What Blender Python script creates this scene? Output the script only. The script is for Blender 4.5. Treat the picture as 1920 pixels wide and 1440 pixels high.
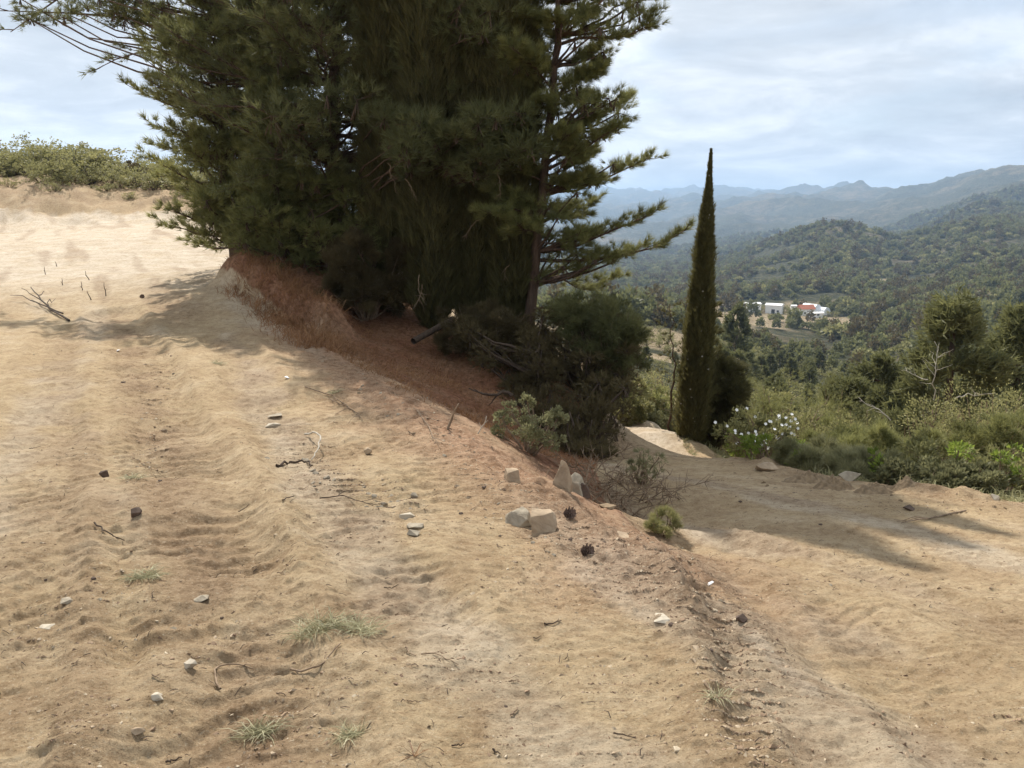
import bpy, bmesh, math, random
import numpy as np
from mathutils import Vector, Matrix
random.seed(7)
RNG = np.random.default_rng(7)
C = bpy.context.scene
COL = C.collection
for _o in list(bpy.data.objects):
    bpy.data.objects.remove(_o)

# ------------------------------------------------------------------ camera
F = 1600.0                      # focal length in pixels of the 1920x1440 photograph
PITCH = math.atan(320 / F)
CAM_Z = 1.6
cam = bpy.data.cameras.new('camera')
cam.sensor_width = 36.0
cam.lens = 36.0 * F / 1920.0
cam.clip_start = 0.05
cam.clip_end = 40000
camo = bpy.data.objects.new('camera', cam)
COL.objects.link(camo)
camo.location = (0, 0, CAM_Z)
camo.rotation_euler = (math.radians(90) - PITCH, 0, 0)
C.camera = camo

# ------------------------------------------------------------------ light
SUN_EL = math.radians(45.5)
SH = Vector((0.35, -0.937, 0)).normalized()      # direction in which shadows fall
to_sun = Vector((-SH.x * math.cos(SUN_EL), -SH.y * math.cos(SUN_EL), math.sin(SUN_EL)))
sun = bpy.data.lights.new('sun', 'SUN')
sun.energy = 4.6
sun.angle = math.radians(0.6)
sun.color = (1.0, 0.94, 0.85)
suno = bpy.data.objects.new('sun', sun)
COL.objects.link(suno)
suno.rotation_euler = to_sun.to_track_quat('Z', 'Y').to_euler()
suno.location = (0, 0, 50)

world = bpy.data.worlds.new('World')
C.world = world
world.use_nodes = True
nt = world.node_tree
nt.nodes.clear()
out = nt.nodes.new('ShaderNodeOutputWorld')
bg = nt.nodes.new('ShaderNodeBackground')
sky = nt.nodes.new('ShaderNodeTexSky')
sky.sky_type = 'NISHITA'
sky.sun_disc = False
sky.sun_elevation = SUN_EL
sky.sun_rotation = math.atan2(to_sun.x, to_sun.y)
sky.air_density = 1.0
sky.dust_density = 1.5
sky.altitude = 500
bg.inputs['Strength'].default_value = 0.1
tc = nt.nodes.new('ShaderNodeTexCoord')
sep = nt.nodes.new('ShaderNodeSeparateXYZ')
nt.links.new(tc.outputs['Generated'], sep.inputs[0])
# project the view direction on a cloud deck
def wmath(op, a, b=None):
    n = nt.nodes.new('ShaderNodeMath'); n.operation = op
    for i, s in enumerate((a, b)):
        if s is None: continue
        if isinstance(s, (int, float)): n.inputs[i].default_value = s
        else: nt.links.new(s, n.inputs[i])
    return n.outputs[0]
den = wmath('ADD', wmath('MAXIMUM', sep.outputs['Z'], 0.0), 0.16)
comb = nt.nodes.new('ShaderNodeCombineXYZ')
nt.links.new(wmath('DIVIDE', sep.outputs['X'], den), comb.inputs[0])
nt.links.new(wmath('DIVIDE', sep.outputs['Y'], den), comb.inputs[1])
def wnoise(scale, detail, rough, off):
    mp = nt.nodes.new('ShaderNodeMapping'); mp.inputs['Location'].default_value = off
    nt.links.new(comb.outputs[0], mp.inputs[0])
    n = nt.nodes.new('ShaderNodeTexNoise'); n.inputs['Scale'].default_value = scale
    n.inputs['Detail'].default_value = detail; n.inputs['Roughness'].default_value = rough
    n.inputs['Distortion'].default_value = 0.3
    nt.links.new(mp.outputs[0], n.inputs['Vector'])
    return n.outputs['Fac']
def wramp(fac, stops):
    r = nt.nodes.new('ShaderNodeValToRGB')
    el = r.color_ramp.elements
    while len(el) < len(stops): el.new(0.5)
    for e, (p, c) in zip(el, stops): e.position = p; e.color = c
    nt.links.new(fac, r.inputs[0])
    return r.outputs[0]
cover = wramp(wnoise(0.9, 7, 0.55, (3.1, 0.4, 0)), [(0.34, (0.68,)*3 + (1,)), (0.50, (1,)*3 + (1,))])
shade = wramp(wnoise(1.7, 8, 0.6, (9.2, 4.4, 2)), [(0.28, (3.7, 4.0, 4.4, 1)), (0.48, (5.1, 5.4, 5.75, 1)), (0.66, (7.5, 7.6, 7.75, 1))])
mixc = nt.nodes.new('ShaderNodeMix'); mixc.data_type = 'RGBA'
nt.links.new(cover, mixc.inputs['Factor'])
nt.links.new(sky.outputs[0], mixc.inputs['A'])
nt.links.new(shade, mixc.inputs['B'])
nt.links.new(mixc.outputs['Result'], bg.inputs['Color'])
nt.links.new(bg.outputs[0], out.inputs['Surface'])

C.view_settings.view_transform = 'Standard'
C.view_settings.look = 'None'
C.view_settings.gamma = 1
C.view_settings.use_curve_mapping = False
C.view_settings.exposure = 0.62
C.render.engine = 'CYCLES'
C.cycles.max_bounces = 6
C.cycles.volume_bounces = 0
C.cycles.transparent_max_bounces = 4

# ------------------------------------------------------------------ numeric helpers
CP, SP = math.cos(PITCH), math.sin(PITCH)
def ray(u, v):
    cx = (u - 960) / F; cy = (720 - v) / F
    return np.array([cx, CP + cy * SP, -SP + cy * CP])
def P(u, v, Y):
    d = ray(u, v); return np.array([0, 0, CAM_Z]) + d * (Y / d[1])

_perm = np.random.default_rng(11).permutation(256)
_perm = np.concatenate([_perm, _perm]).astype(np.int64)
_ga = np.random.default_rng(12).uniform(0, 2 * np.pi, 256)
_gx, _gy = np.cos(_ga), np.sin(_ga)
def pnoise(x, y, seed=0):
    x = np.asarray(x, float) + seed * 17.31; y = np.asarray(y, float) + seed * 9.77
    xi = np.floor(x).astype(np.int64); yi = np.floor(y).astype(np.int64)
    xf = x - xi; yf = y - yi
    xi &= 255; yi &= 255
    u = xf * xf * xf * (xf * (xf * 6 - 15) + 10); w = yf * yf * yf * (yf * (yf * 6 - 15) + 10)
    def g(ix, iy, dx, dy):
        h = _perm[_perm[ix & 255] + (iy & 255)]
        return _gx[h] * dx + _gy[h] * dy
    a = g(xi, yi, xf, yf); b = g(xi + 1, yi, xf - 1, yf)
    c = g(xi, yi + 1, xf, yf - 1); d = g(xi + 1, yi + 1, xf - 1, yf - 1)
    return ((a + (b - a) * u) * (1 - w) + (c + (d - c) * u) * w) * 1.5
def fbm(x, y, oct=4, seed=0, gain=0.5, lac=2.03):
    r = 0; a = 1; s = 0
    for i in range(oct):
        r = r + a * pnoise(x, y, seed + i); s += a
        x = np.asarray(x) * lac; y = np.asarray(y) * lac; a *= gain
    return r / s
def ridged(x, y, oct=4, seed=0):
    r = 0; a = 1; s = 0
    for i in range(oct):
        r = r + a * (1 - np.abs(pnoise(x, y, seed + i)) * 2); s += a
        x = np.asarray(x) * 2.1; y = np.asarray(y) * 2.1; a *= 0.5
    return r / s
def sstep(x, a, b):
    t = np.clip((x - a) / (b - a), 0, 1); return t * t * (3 - 2 * t)

# ------------------------------------------------------------------ near terrain: multiquadric through measured points
ctrl = []
def cp(u, v, Y): ctrl.append(P(u, v, Y))
def cw(x, y, z): ctrl.append(np.array([x, y, z], float))
for x in (-8, -4, 0, 4, 8):
    cw(x, -6, 0.0)
for x, y, z in ((-4, 0, 0.05), (-1.5, 0, 0), (1.5, 0, 0), (5, 0, 0), (-3, 2.5, 0.02), (-1.3, 2.3, 0), (0, 2.3, 0), (1.2, 2.3, 0.0), (3, 2.5, 0.0), (7, 2, -.05),
                (-12, 3, .25), (-25, 0, .5), (-25, 15, .8), (25, 0, -2.0), (0, -25, 0), (-20, -20, .3), (20, -20, -.8)):
    cw(x, y, z)
# upper road
for u, v, Y in ((0, 900, 5.05), (300, 900, 5.0), (600, 900, 5.0), (850, 950, 4.55), (0, 700, 8.5), (200, 700, 8.5), (420, 700, 8.5), (600, 760, 7.4), (700, 840, 5.9),
                (0, 600, 12.6), (200, 600, 12.6), (400, 610, 12.1), (0, 500, 20), (200, 500, 20), (380, 500, 19.8), (520, 497, 19.4),
                (0, 412, 35), (200, 412, 35), (380, 412, 34.5), (480, 450, 26), (-600, 600, 13), (-600, 480, 25), (-600, 415, 35),
                (-300, 900, 5.2), (-200, 700, 8.6), (-300, 500, 20)):
    cp(u, v, Y)
# cut bank behind the plateau, and the hill on top
for u, v, Y in ((-400, 335, 39), (-100, 342, 38.5), (0, 345, 38.5), (120, 356, 38.5), (200, 366, 38.5), (360, 378, 38), (0, 318, 46), (200, 330, 46), (380, 345, 46), (-400, 310, 46)):
    cp(u, v, Y)
# spur of dug soil at the road edge
for u, v, Y in ((400, 535, 15.0), (470, 522, 14.6), (455, 575, 13.0), (500, 592, 12.7), (560, 500, 16.0)):
    cp(u, v, Y)
# crest of the bank
for u, v, Y in ((550, 612, 12.0), (640, 672, 9.9), (700, 708, 8.7), (760, 742, 7.7), (850, 792, 6.85), (940, 852, 6.0), (1060, 922, 5.2), (1180, 1010, 4.4), (1280, 1140, 3.35), (1330, 1250, 2.85)):
    cp(u, v, Y)
# hollow and shaded slope behind the crest
for u, v, Y in ((620, 610, 13.4), (700, 640, 12.6), (760, 690, 11.4), (850, 705, 11.9), (860, 770, 9.6), (930, 780, 10.5), (900, 640, 13.6), (1000, 850, 8.5), (1050, 865, 8.6), (1100, 880, 8.0), (1130, 960, 6.1),
                (620, 500, 17), (700, 560, 15), (800, 600, 14.2), (990, 600, 14.0), (1080, 700, 12.6)):
    cp(u, v, Y)
# lower road
for u, v, Y in ((1250, 930, 6.6), (1220, 1000, 4.95), (1400, 1100, 3.75), (1300, 880, 8.6), (1200, 860, 10.4), (1130, 862, 10.6), (1200, 830, 12.5), (1230, 796, 15.5), (1160, 800, 15.7), (1300, 826, 13.5), (1270, 850, 11.6),
                (1400, 868, 9.6), (1550, 902, 7.8), (1700, 925, 7.0), (1920, 955, 6.3), (2300, 1000, 5.6), (1500, 1000, 5.2), (1700, 1050, 4.6), (1900, 1100, 4.1), (1650, 1250, 3.0)):
    cp(u, v, Y)
# slope beyond the lower road
for x, y, z in ((3.7, 11.5, -2.1), (5.2, 10, -1.9), (7.5, 9.0, -1.8), (6, 14, -4.2), (9, 13, -4.3), (12, 9, -3.2), (3.2, 16, -3.8), (10, 20, -7.5), (4.0, 22, -5.6), (18, 12, -6), (18, 25, -11), (10, 33, -13),
                (1.6, 19, -3.5), (0.4, 19, -3.1), (2.6, 20.5, -4.3), (1.5, 24, -3.7), (3.5, 33, -7.5), (-2, 20, -.6), (-3, 26, 0.1), (0, 26, -2.8), (-5, 33, .6), (1, 36, -5.5), (-1, 17, -1.3)):
    cw(x, y, z)
for u, v, Y in ((1150, 832, 13.2), (1190, 822, 13.6), (1120, 826, 14.2), (1180, 806, 14.6), (1240, 806, 14.4), (1270, 816, 14.3), (1210, 800, 15.2), (1160, 803, 15.6), (1230, 804, 15.6), (1140, 815, 16.6), (1200, 822, 16.6), (1180, 826, 17.4), (1240, 826, 17.3), (1200, 830, 19)): cp(u, v, Y)
ctrl = np.array(ctrl)
MQ = 0.35
def _phi(d2): return np.sqrt(d2 + MQ * MQ)
_n = len(ctrl)
_A = np.zeros((_n + 3, _n + 3))
_d2 = ((ctrl[:, None, :2] - ctrl[None, :, :2]) ** 2).sum(-1)
_A[:_n, :_n] = -_phi(_d2) - np.eye(_n) * 0.02
_A[:_n, _n] = 1; _A[:_n, _n + 1:] = ctrl[:, :2]
_A[_n, :_n] = 1; _A[_n + 1:, :_n] = ctrl[:, :2].T
_b = np.zeros(_n + 3); _b[:_n] = ctrl[:, 2]
_w = np.linalg.solve(_A, _b)
def near_h(x, y):
    r = np.full(x.shape, _w[_n]) + _w[_n + 1] * x + _w[_n + 2] * y
    for i in range(_n):
        r -= _w[i] * np.sqrt((x - ctrl[i, 0]) ** 2 + (y - ctrl[i, 1]) ** 2 + MQ * MQ)
    return r

# ------------------------------------------------------------------ far terrain: heights of the land seen, by bearing and distance
RS = np.log(np.array([30, 60, 110, 170, 260, 450, 700, 1100, 1800, 3000, 5000, 8000, 14000.]))
TAB = {   # bearing column (pixel u at the horizon) : height of the land as an image row for each distance
    -3000: [380, 400, 420, 430, 440, 440, 440, 430, 430, 430, 430, 420, 420],
    -800: [420, 330, 345, 380, 420, 440, 440, 430, 430, 430, 430, 420, 420],
    0:    [420, 322, 335, 370, 410, 430, 440, 430, 430, 420, 420, 420, 420],
    400:  [440, 345, 350, 390, 430, 440, 440, 430, 430, 420, 420, 410, 410],
    700:  [480, 420, 440, 460, 480, 500, 500, 490, 470, 440, 410, 400, 400],
    960:  [640, 620, 600, 590, 580, 570, 545, 515, 480, 440, 400, 380, 380],
    1100: [730, 700, 665, 622, 592, 575, 545, 512, 480, 440, 390, 356, 370],
    1200: [760, 720, 655, 612, 588, 575, 545, 512, 478, 432, 392, 362, 375],
    1270: [800, 745, 665, 620, 590, 573, 540, 508, 475, 425, 388, 354, 370],
    1340: [830, 770, 690, 640, 605, 575, 530, 505, 470, 412, 378, 353, 370],
    1420: [840, 780, 715, 665, 620, 574, 515, 470, 462, 400, 374, 362, 370],
    1500: [850, 790, 725, 680, 635, 573, 505, 430, 465, 388, 354, 370, 380],
    1590: [860, 800, 730, 690, 640, 575, 492, 402, 466, 384, 351, 375, 380],
    1680: [860, 800, 735, 690, 635, 565, 504, 456, 455, 375, 358, 375, 380],
    1760: [860, 800, 730, 680, 620, 555, 490, 425, 420, 356, 372, 380, 380],
    1850: [860, 790, 720, 670, 610, 535, 468, 398, 390, 320, 372, 380, 380],
    1950: [850, 780, 710, 660, 600, 530, 470, 408, 385, 318, 370, 380, 380],
    2150: [830, 760, 700, 640, 580, 520, 460, 410, 380, 330, 370, 380, 380],
    2800: [760, 700, 640, 580, 520, 470, 430, 400, 380, 340, 380, 380, 380],
    5000: [600, 560, 520, 500, 480, 460, 450, 440, 430, 420, 410, 400, 400],
}
_us = np.array(sorted(TAB)); _tv = np.array([TAB[k] for k in _us], float)
_tel = np.tan(-PITCH + np.arctan((720 - _tv) / F))
_az_of_u = np.arctan((_us - 960) / F / 1.02)
_gr = np.linspace(RS[0], RS[-1], 160); _ga_ = np.radians(np.linspace(-75, 75, 301))
_t1 = np.array([np.interp(_gr, RS, row) for row in _tel])           # columns x r
_t2 = np.array([np.interp(_ga_, _az_of_u, _t1[:, j]) for j in range(len(_gr))]).T   # az x r
def _blur(a, s, axis):
    k = np.exp(-0.5 * (np.arange(-8, 9) / s) ** 2); k /= k.sum()
    pad = [(0, 0), (0, 0)]; pad[axis] = (8, 8)
    b = np.pad(a, pad, mode='edge')
    return np.apply_along_axis(lambda m: np.convolve(m, k, 'valid'), axis, b)
_t2 = _blur(_blur(_t2, 2.0, 0), 2.5, 1)
def far_h(x, y):
    r = np.hypot(x, y); az = np.arctan2(x, y); lr = np.log(np.maximum(r, 1))
    fa = np.clip((az - _ga_[0]) / (_ga_[1] - _ga_[0]), 0, len(_ga_) - 1.001)
    fr = np.clip((lr - _gr[0]) / (_gr[1] - _gr[0]), 0, len(_gr) - 1.001)
    ia = fa.astype(int); ir = fr.astype(int); da = fa - ia; dr = fr - ir
    e = (_t2[ia, ir] * (1 - da) + _t2[ia + 1, ir] * da) * (1 - dr) + (_t2[ia, ir + 1] * (1 - da) + _t2[ia + 1, ir + 1] * da) * dr
    z = CAM_Z + r * e
    a = sstep(r, 80, 900)
    z = z + a * (ridged(x / 520, y / 520, 5, 3) - 0.55) * np.minimum(r * 0.022, 85)
    z = z + sstep(r, 60, 200) * fbm(x / 60, y / 60, 3, 5) * np.minimum(r * 0.008, 4.0)
    z = z + sstep(r, 2000, 5000) * (ridged(x / 1700, y / 1700, 5, 8) - 0.55) * 110
    return z

# wheel and crawler tracks: (pixel polyline, half width, rib amplitude, rib spacing, rut depth)
def flat(u, v, z=0.0):
    d = ray(u, v); t = (z - CAM_Z) / d[2]; return (d[0] * t, d[1] * t)
TRACKS = [
    ([(460, 1440), (400, 1150), (330, 900), (290, 780), (250, 660), (215, 600)], 0.34, 0.026, 0.16, 0.045),
    ([(760, 1180), (640, 930), (520, 770), (470, 700), (420, 640)], 0.26, 0.020, 0.14, 0.03),
    ([(900, 1000), (760, 860), (650, 760), (590, 690), (545, 645)], 0.30, 0.022, 0.13, 0.02),
    ([(60, 1300), (90, 1000), (110, 800), (120, 700), (130, 620)], 0.32, 0.018, 0.15, 0.03),
    ([(350, 1010), (420, 1060), (560, 1090), (800, 1110), (1100, 1080)], 0.30, 0.012, 0.11, 0.01),
    ([(1900, 1420), (1700, 1230), (1500, 1060), (1380, 960), (1290, 890)], 0.30, 0.014, 0.18, 0.025),
    ([(1500, 1400), (1440, 1200), (1370, 1060), (1300, 960), (1240, 890)], 0.20, 0.010, 0.18, 0.03),
    ([(1920, 1130), (1750, 1060), (1500, 960), (1350, 900)], 0.22, 0.008, 0.20, 0.03),
]
def poly_st(x, y, pts):
    """distance along and signed distance across a polyline"""
    best = np.full(x.shape, 1e9); s = np.zeros(x.shape); t = np.zeros(x.shape); acc = 0
    for (ax, ay), (bx, by) in zip(pts[:-1], pts[1:]):
        L = math.hypot(bx - ax, by - ay); ux, uy = (bx - ax) / L, (by - ay) / L
        px, py = x - ax, y - ay
        q = np.clip(px * ux + py * uy, 0, L); cr = px * uy - py * ux
        d = np.hypot(px - q * ux, py - q * uy)
        m = d < best
        best = np.where(m, d, best); s = np.where(m, acc + q, s); t = np.where(m, np.sign(cr) * d, t)
        acc += L
    return s, t, best
BERM = [flat(*p) for p in ((1420, 1440), (1370, 1280), (1330, 1160), (1260, 1070), (1190, 1010), (1100, 950), (1030, 905))]
RED = [P(*p)[:2] for p in ((560, 640, 11.6), (700, 730, 8.3), (850, 820, 6.5), (980, 920, 5.4), (1120, 1000, 4.6), (1230, 1080, 3.8))]
RIGHTEDGE = [P(*p)[:2] for p in ((1310, 830, 13.2), (1400, 868, 9.6), (1550, 902, 7.8), (1700, 925, 7.0), (1920, 955, 6.3), (2300, 1000, 5.6))]
ROADS = np.array([P(*p)[:2] for p in ((1320, 1100, 3.6), (1170, 980, 5.2), (1110, 900, 7.6), (1125, 862, 10.6), (1140, 800, 15.7), (1000, 790, 18), (1150, 776, 18.5), (1290, 792, 15.6), (1280, 836, 13.0), (1400, 868, 9.6), (1550, 902, 7.8), (1700, 925, 7.0), (1920, 955, 6.3), (2300, 1000, 5.6))] + [np.array((8, -3)), np.array((1.2, -3))])
def inpoly(x, y, poly):
    c = np.zeros(x.shape, bool)
    for (ax, ay), (bx, by) in zip(poly, np.roll(poly, -1, axis=0)):
        m = ((ay > y) != (by > y)) & (x < (bx - ax) * (y - ay) / ((by - ay) if by != ay else 1e-9) + ax)
        c ^= m
    return c
LIP = np.array([P(*p)[:2] for p in ((385, 550, 14.6), (440, 572, 13.8), (500, 596, 13.0), (545, 618, 12.3), (600, 640, 11.6), (680, 640, 12.3), (680, 560, 15), (560, 500, 17.4), (470, 506, 17.4))])
UPPER = np.array([P(*p)[:2] for p in ((1320, 1100, 3.6), (1180, 1010, 4.4), (1060, 922, 5.2), (940, 852, 6.0), (850, 792, 6.85), (760, 742, 7.7), (640, 672, 9.9), (550, 612, 12.0), (530, 585, 12.9), (480, 560, 13.6), (400, 545, 15), (470, 525, 16.5), (545, 500, 19), (520, 480, 22), (470, 450, 26), (400, 420, 33), (380, 405, 36), (0, 405, 36), (-500, 405, 36))] + [np.array((-18, 8)), np.array((-9, -3)), np.array((1.2, -3))])

def detail(x, y, r):
    """centimetre relief of the bulldozed soil"""
    n = 1 - sstep(r, 25, 60)
    wx = x + 0.35 * pnoise(x * 0.9, y * 0.9, 31); wy = y + 0.35 * pnoise(x * 0.9, y * 0.9, 32)
    right = sstep(x - (0.85 - 0.09 * y), 0, 0.4) * (1 - sstep(y, 8, 10))
    a = np.where(right > .5, x * 0.15 + y * .99, -x * .45 + y * .89); c = np.where(right > .5, x * .99 - y * .15, x * .89 + y * .45)
    z = 0.024 * (1 - .3 * right) * fbm(x / 1.9, y / 1.9, 3, 1) + 0.005 * fbm(x / 0.36, y / 0.30, 4, 4)
    cw_ = c + 0.10 * pnoise(a * .5, c * .5, 35)
    z += 0.018 * (ridged(cw_ / 0.30, a / 3.5, 3, 36) - .5) * sstep(pnoise(c / 1.1, a / 4.0, 37), -.35, .25) * (1 - .55 * right)
    rp = wy / 0.115 + 1.1 * pnoise(wx / .30, wy / .30, 38) + 0.5 * pnoise(wx / .1, wy / .1, 39); sw = rp - np.floor(rp)
    z += 0.013 * np.where(sw < .3, sw / .3, (1 - sw) / .7) * sstep(pnoise(wx / .45, wy / .22, 42), -.05, .35) * (0.3 + 0.7 * sstep(pnoise(x / 1.3, y / 1.6, 9), -0.3, 0.3))
    z += 0.008 * (ridged(wx / 0.22, wy / 0.085, 3, 6) - 0.5)
    z += 0.009 * fbm(x / 0.07, y / 0.045, 3, 12)
    lump = np.maximum(pnoise(x / 0.05, y / 0.05, 15) - 0.25, 0) * sstep(pnoise(x / 0.8, y / 0.8, 16), -0.15, 0.35)
    z += 0.026 * lump
    return z * n
def terrain(x, y, full=True):
    x = np.asarray(x, float); y = np.asarray(y, float)
    r = np.hypot(x, y)
    w = sstep(np.log(np.maximum(r, 1)), math.log(44), math.log(62))
    z = np.zeros(x.shape)
    m = w < 1
    if m.any(): z[m] = near_h(x[m], y[m]) * (1 - w[m])
    m = w > 0
    if m.any(): z[m] += far_h(x[m], y[m]) * w[m]
    if full:
        m = r < 60
        xm, ym, rm = x[m], y[m], r[m]
        d = detail(xm, ym, rm)
        for pts, hw, amp, sp, rut in TR_W:
            bx0 = min(p[0] for p in pts) - 1; bx1 = max(p[0] for p in pts) + 1
            by0 = min(p[1] for p in pts) - 1; by1 = max(p[1] for p in pts) + 1
            k = (xm > bx0) & (xm < bx1) & (ym > by0) & (ym < by1)
            if not k.any(): continue
            xx, yy = xm[k], ym[k]
            s, t, b = poly_st(xx, yy, pts)
            wob = pnoise(xx * 1.3, yy * 1.3, 40) * 0.35 + pnoise(xx * 5, yy * 5, 41) * .14
            msk = (1 - sstep(np.abs(t), hw * 0.75, hw * 1.15 + 0.06)) * (.15 + .85 * sstep(pnoise(xx * 1.6, yy * 1.6, 44), -0.35, 0.25))
            ph = (s + 0.25 * np.abs(t) + wob * 0.4) / sp
            saw = ph - np.floor(ph)
            rib = np.where(saw < .3, saw / .3, (1 - saw) / .7) - .5
            side = np.exp(-((np.abs(t) - hw * 1.35) / 0.09) ** 2)
            d[k] += amp * rib * msk - rut * msk + side * rut * 0.7
        s, t, b = poly_st(xm, ym, BERM)
        g = np.exp(-(b / 0.22) ** 2)
        d += g * (0.035 + 0.05 * np.maximum(fbm(xm / 0.16, ym / 0.16, 3, 50), -0.2)) * (1 - sstep(rm, 12, 16))
        s, t, b = poly_st(xm, ym, RED)
        g = np.exp(-(b / 0.45) ** 2)
        d += g * 0.045 * fbm(xm / 0.15, ym / 0.15, 4, 53)
        s, t, b = poly_st(xm, ym, RIGHTEDGE)
        g = np.exp(-(b / 0.30) ** 2)
        d += g * (0.04 + 0.15 * np.maximum(fbm(xm / 0.55, ym / 0.55, 4, 57), 0.0))
        ins = inpoly(xm, ym, LIP)
        if ins.any(): d[ins] += .42 * sstep(poly_st(xm[ins], ym[ins], list(map(tuple, LIP)) + [tuple(LIP[0])])[2] + .05 * pnoise(xm[ins] / .2, ym[ins] / .2, 66), 0, .42) + .05 * fbm(xm[ins] / .15, ym[ins] / .15, 3, 67)
        # trampled slope and cut bank are rougher
        rough = sstep(rm, 34, 38) * (1 - sstep(rm, 44, 58))
        d += rough * 0.35 * (ridged(xm / 2.2, ym / 2.2, 4, 60) - .5)
        z[m] += d
    return z
TR_W = [([flat(*p) for p in pts], hw, amp, sp, rut) for pts, hw, amp, sp, rut in TRACKS]
def H(x, y):
    return float(terrain(np.array([x]), np.array([y]))[0])
def ground(u, v, lift=0.0):
    """world point where the line of sight through pixel (u, v) meets the land"""
    d = ray(u, v)
    ys = np.exp(np.linspace(math.log(1.5), math.log(3000), 900))
    px = d[0] / d[1] * ys; pz = CAM_Z + d[2] / d[1] * ys
    h = terrain(px, ys, full=False)
    k = np.argmax(pz < h)
    if not (pz < h).any(): k = len(ys) - 1
    y0 = ys[max(k - 1, 0)]; y1 = ys[k]
    for _ in range(14):
        ym = (y0 + y1) / 2
        if CAM_Z + d[2] / d[1] * ym < terrain(np.array([d[0] / d[1] * ym]), np.array([ym]), full=False)[0]: y1 = ym
        else: y0 = ym
    x, y = d[0] / d[1] * y1, y1
    return Vector((x, y, H(x, y) + lift))
def at(u, Y):
    """land point at bearing of pixel column u (taken at mid height) and depth Y"""
    x = (u - 960) / F * Y / 0.985
    return Vector((x, Y, H(x, Y)))

# ------------------------------------------------------------------ materials
def new_mat(name):
    m = bpy.data.materials.new(name); m.use_nodes = True
    m.node_tree.nodes.clear()
    return m, m.node_tree
class NT:
    def __init__(s, tree): s.t = tree
    def n(s, typ, **kw):
        nd = s.t.nodes.new(typ)
        for k, v in kw.items():
            if k in nd.inputs.keys(): 
                if hasattr(v, 'is_output'): s.t.links.new(v, nd.inputs[k])
                else: nd.inputs[k].default_value = v
            else: setattr(nd, k, v)
        return nd
    def l(s, a, b): s.t.links.new(a, b)
    def noise(s, vec, scale, detail=4, rough=0.55, dist=0.0):
        nd = s.t.nodes.new('ShaderNodeTexNoise'); s.l(vec, nd.inputs['Vector'])
        nd.inputs['Scale'].default_value = scale; nd.inputs['Detail'].default_value = detail
        nd.inputs['Roughness'].default_value = rough; nd.inputs['Distortion'].default_value = dist
        return nd.outputs['Fac']
    def ramp(s, fac, stops):
        r = s.t.nodes.new('ShaderNodeValToRGB'); el = r.color_ramp.elements
        while len(el) < len(stops): el.new(0.5)
        for e, (p, c) in zip(el, stops):
            e.position = p; e.color = (c,)*3 + (1,) if isinstance(c, (int, float)) else tuple(c) + (1,)
        s.l(fac, r.inputs[0]); return r.outputs[0]
    def mix(s, fac, a, b, blend='MIX'):
        m = s.t.nodes.new('ShaderNodeMix'); m.data_type = 'RGBA'; m.blend_type = blend
        for key, val in (('Factor', fac), ('A', a), ('B', b)):
            if hasattr(val, 'is_output'): s.l(val, m.inputs[key])
            elif key == 'Factor': m.inputs[key].default_value = val
            else: m.inputs[key].default_value = tuple(val) + (1,)
        return m.outputs['Result']
    def math(s, op, a, b=None):
        n = s.t.nodes.new('ShaderNodeMath'); n.operation = op
        for i, v in enumerate((a, b)):
            if v is None: continue
            if hasattr(v, 'is_output'): s.l(v, n.inputs[i])
            else: n.inputs[i].default_value = v
        return n.outputs[0]
    def bump(s, h, strength, dist, prev=None):
        b = s.t.nodes.new('ShaderNodeBump'); b.inputs['Strength'].default_value = strength; b.inputs['Distance'].default_value = dist
        s.l(h, b.inputs['Height'])
        if prev: s.l(prev, b.inputs['Normal'])
        return b.outputs[0]
    def out(s, shader):
        o = s.t.nodes.new('ShaderNodeOutputMaterial'); s.l(shader, o.inputs['Surface'])

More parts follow.
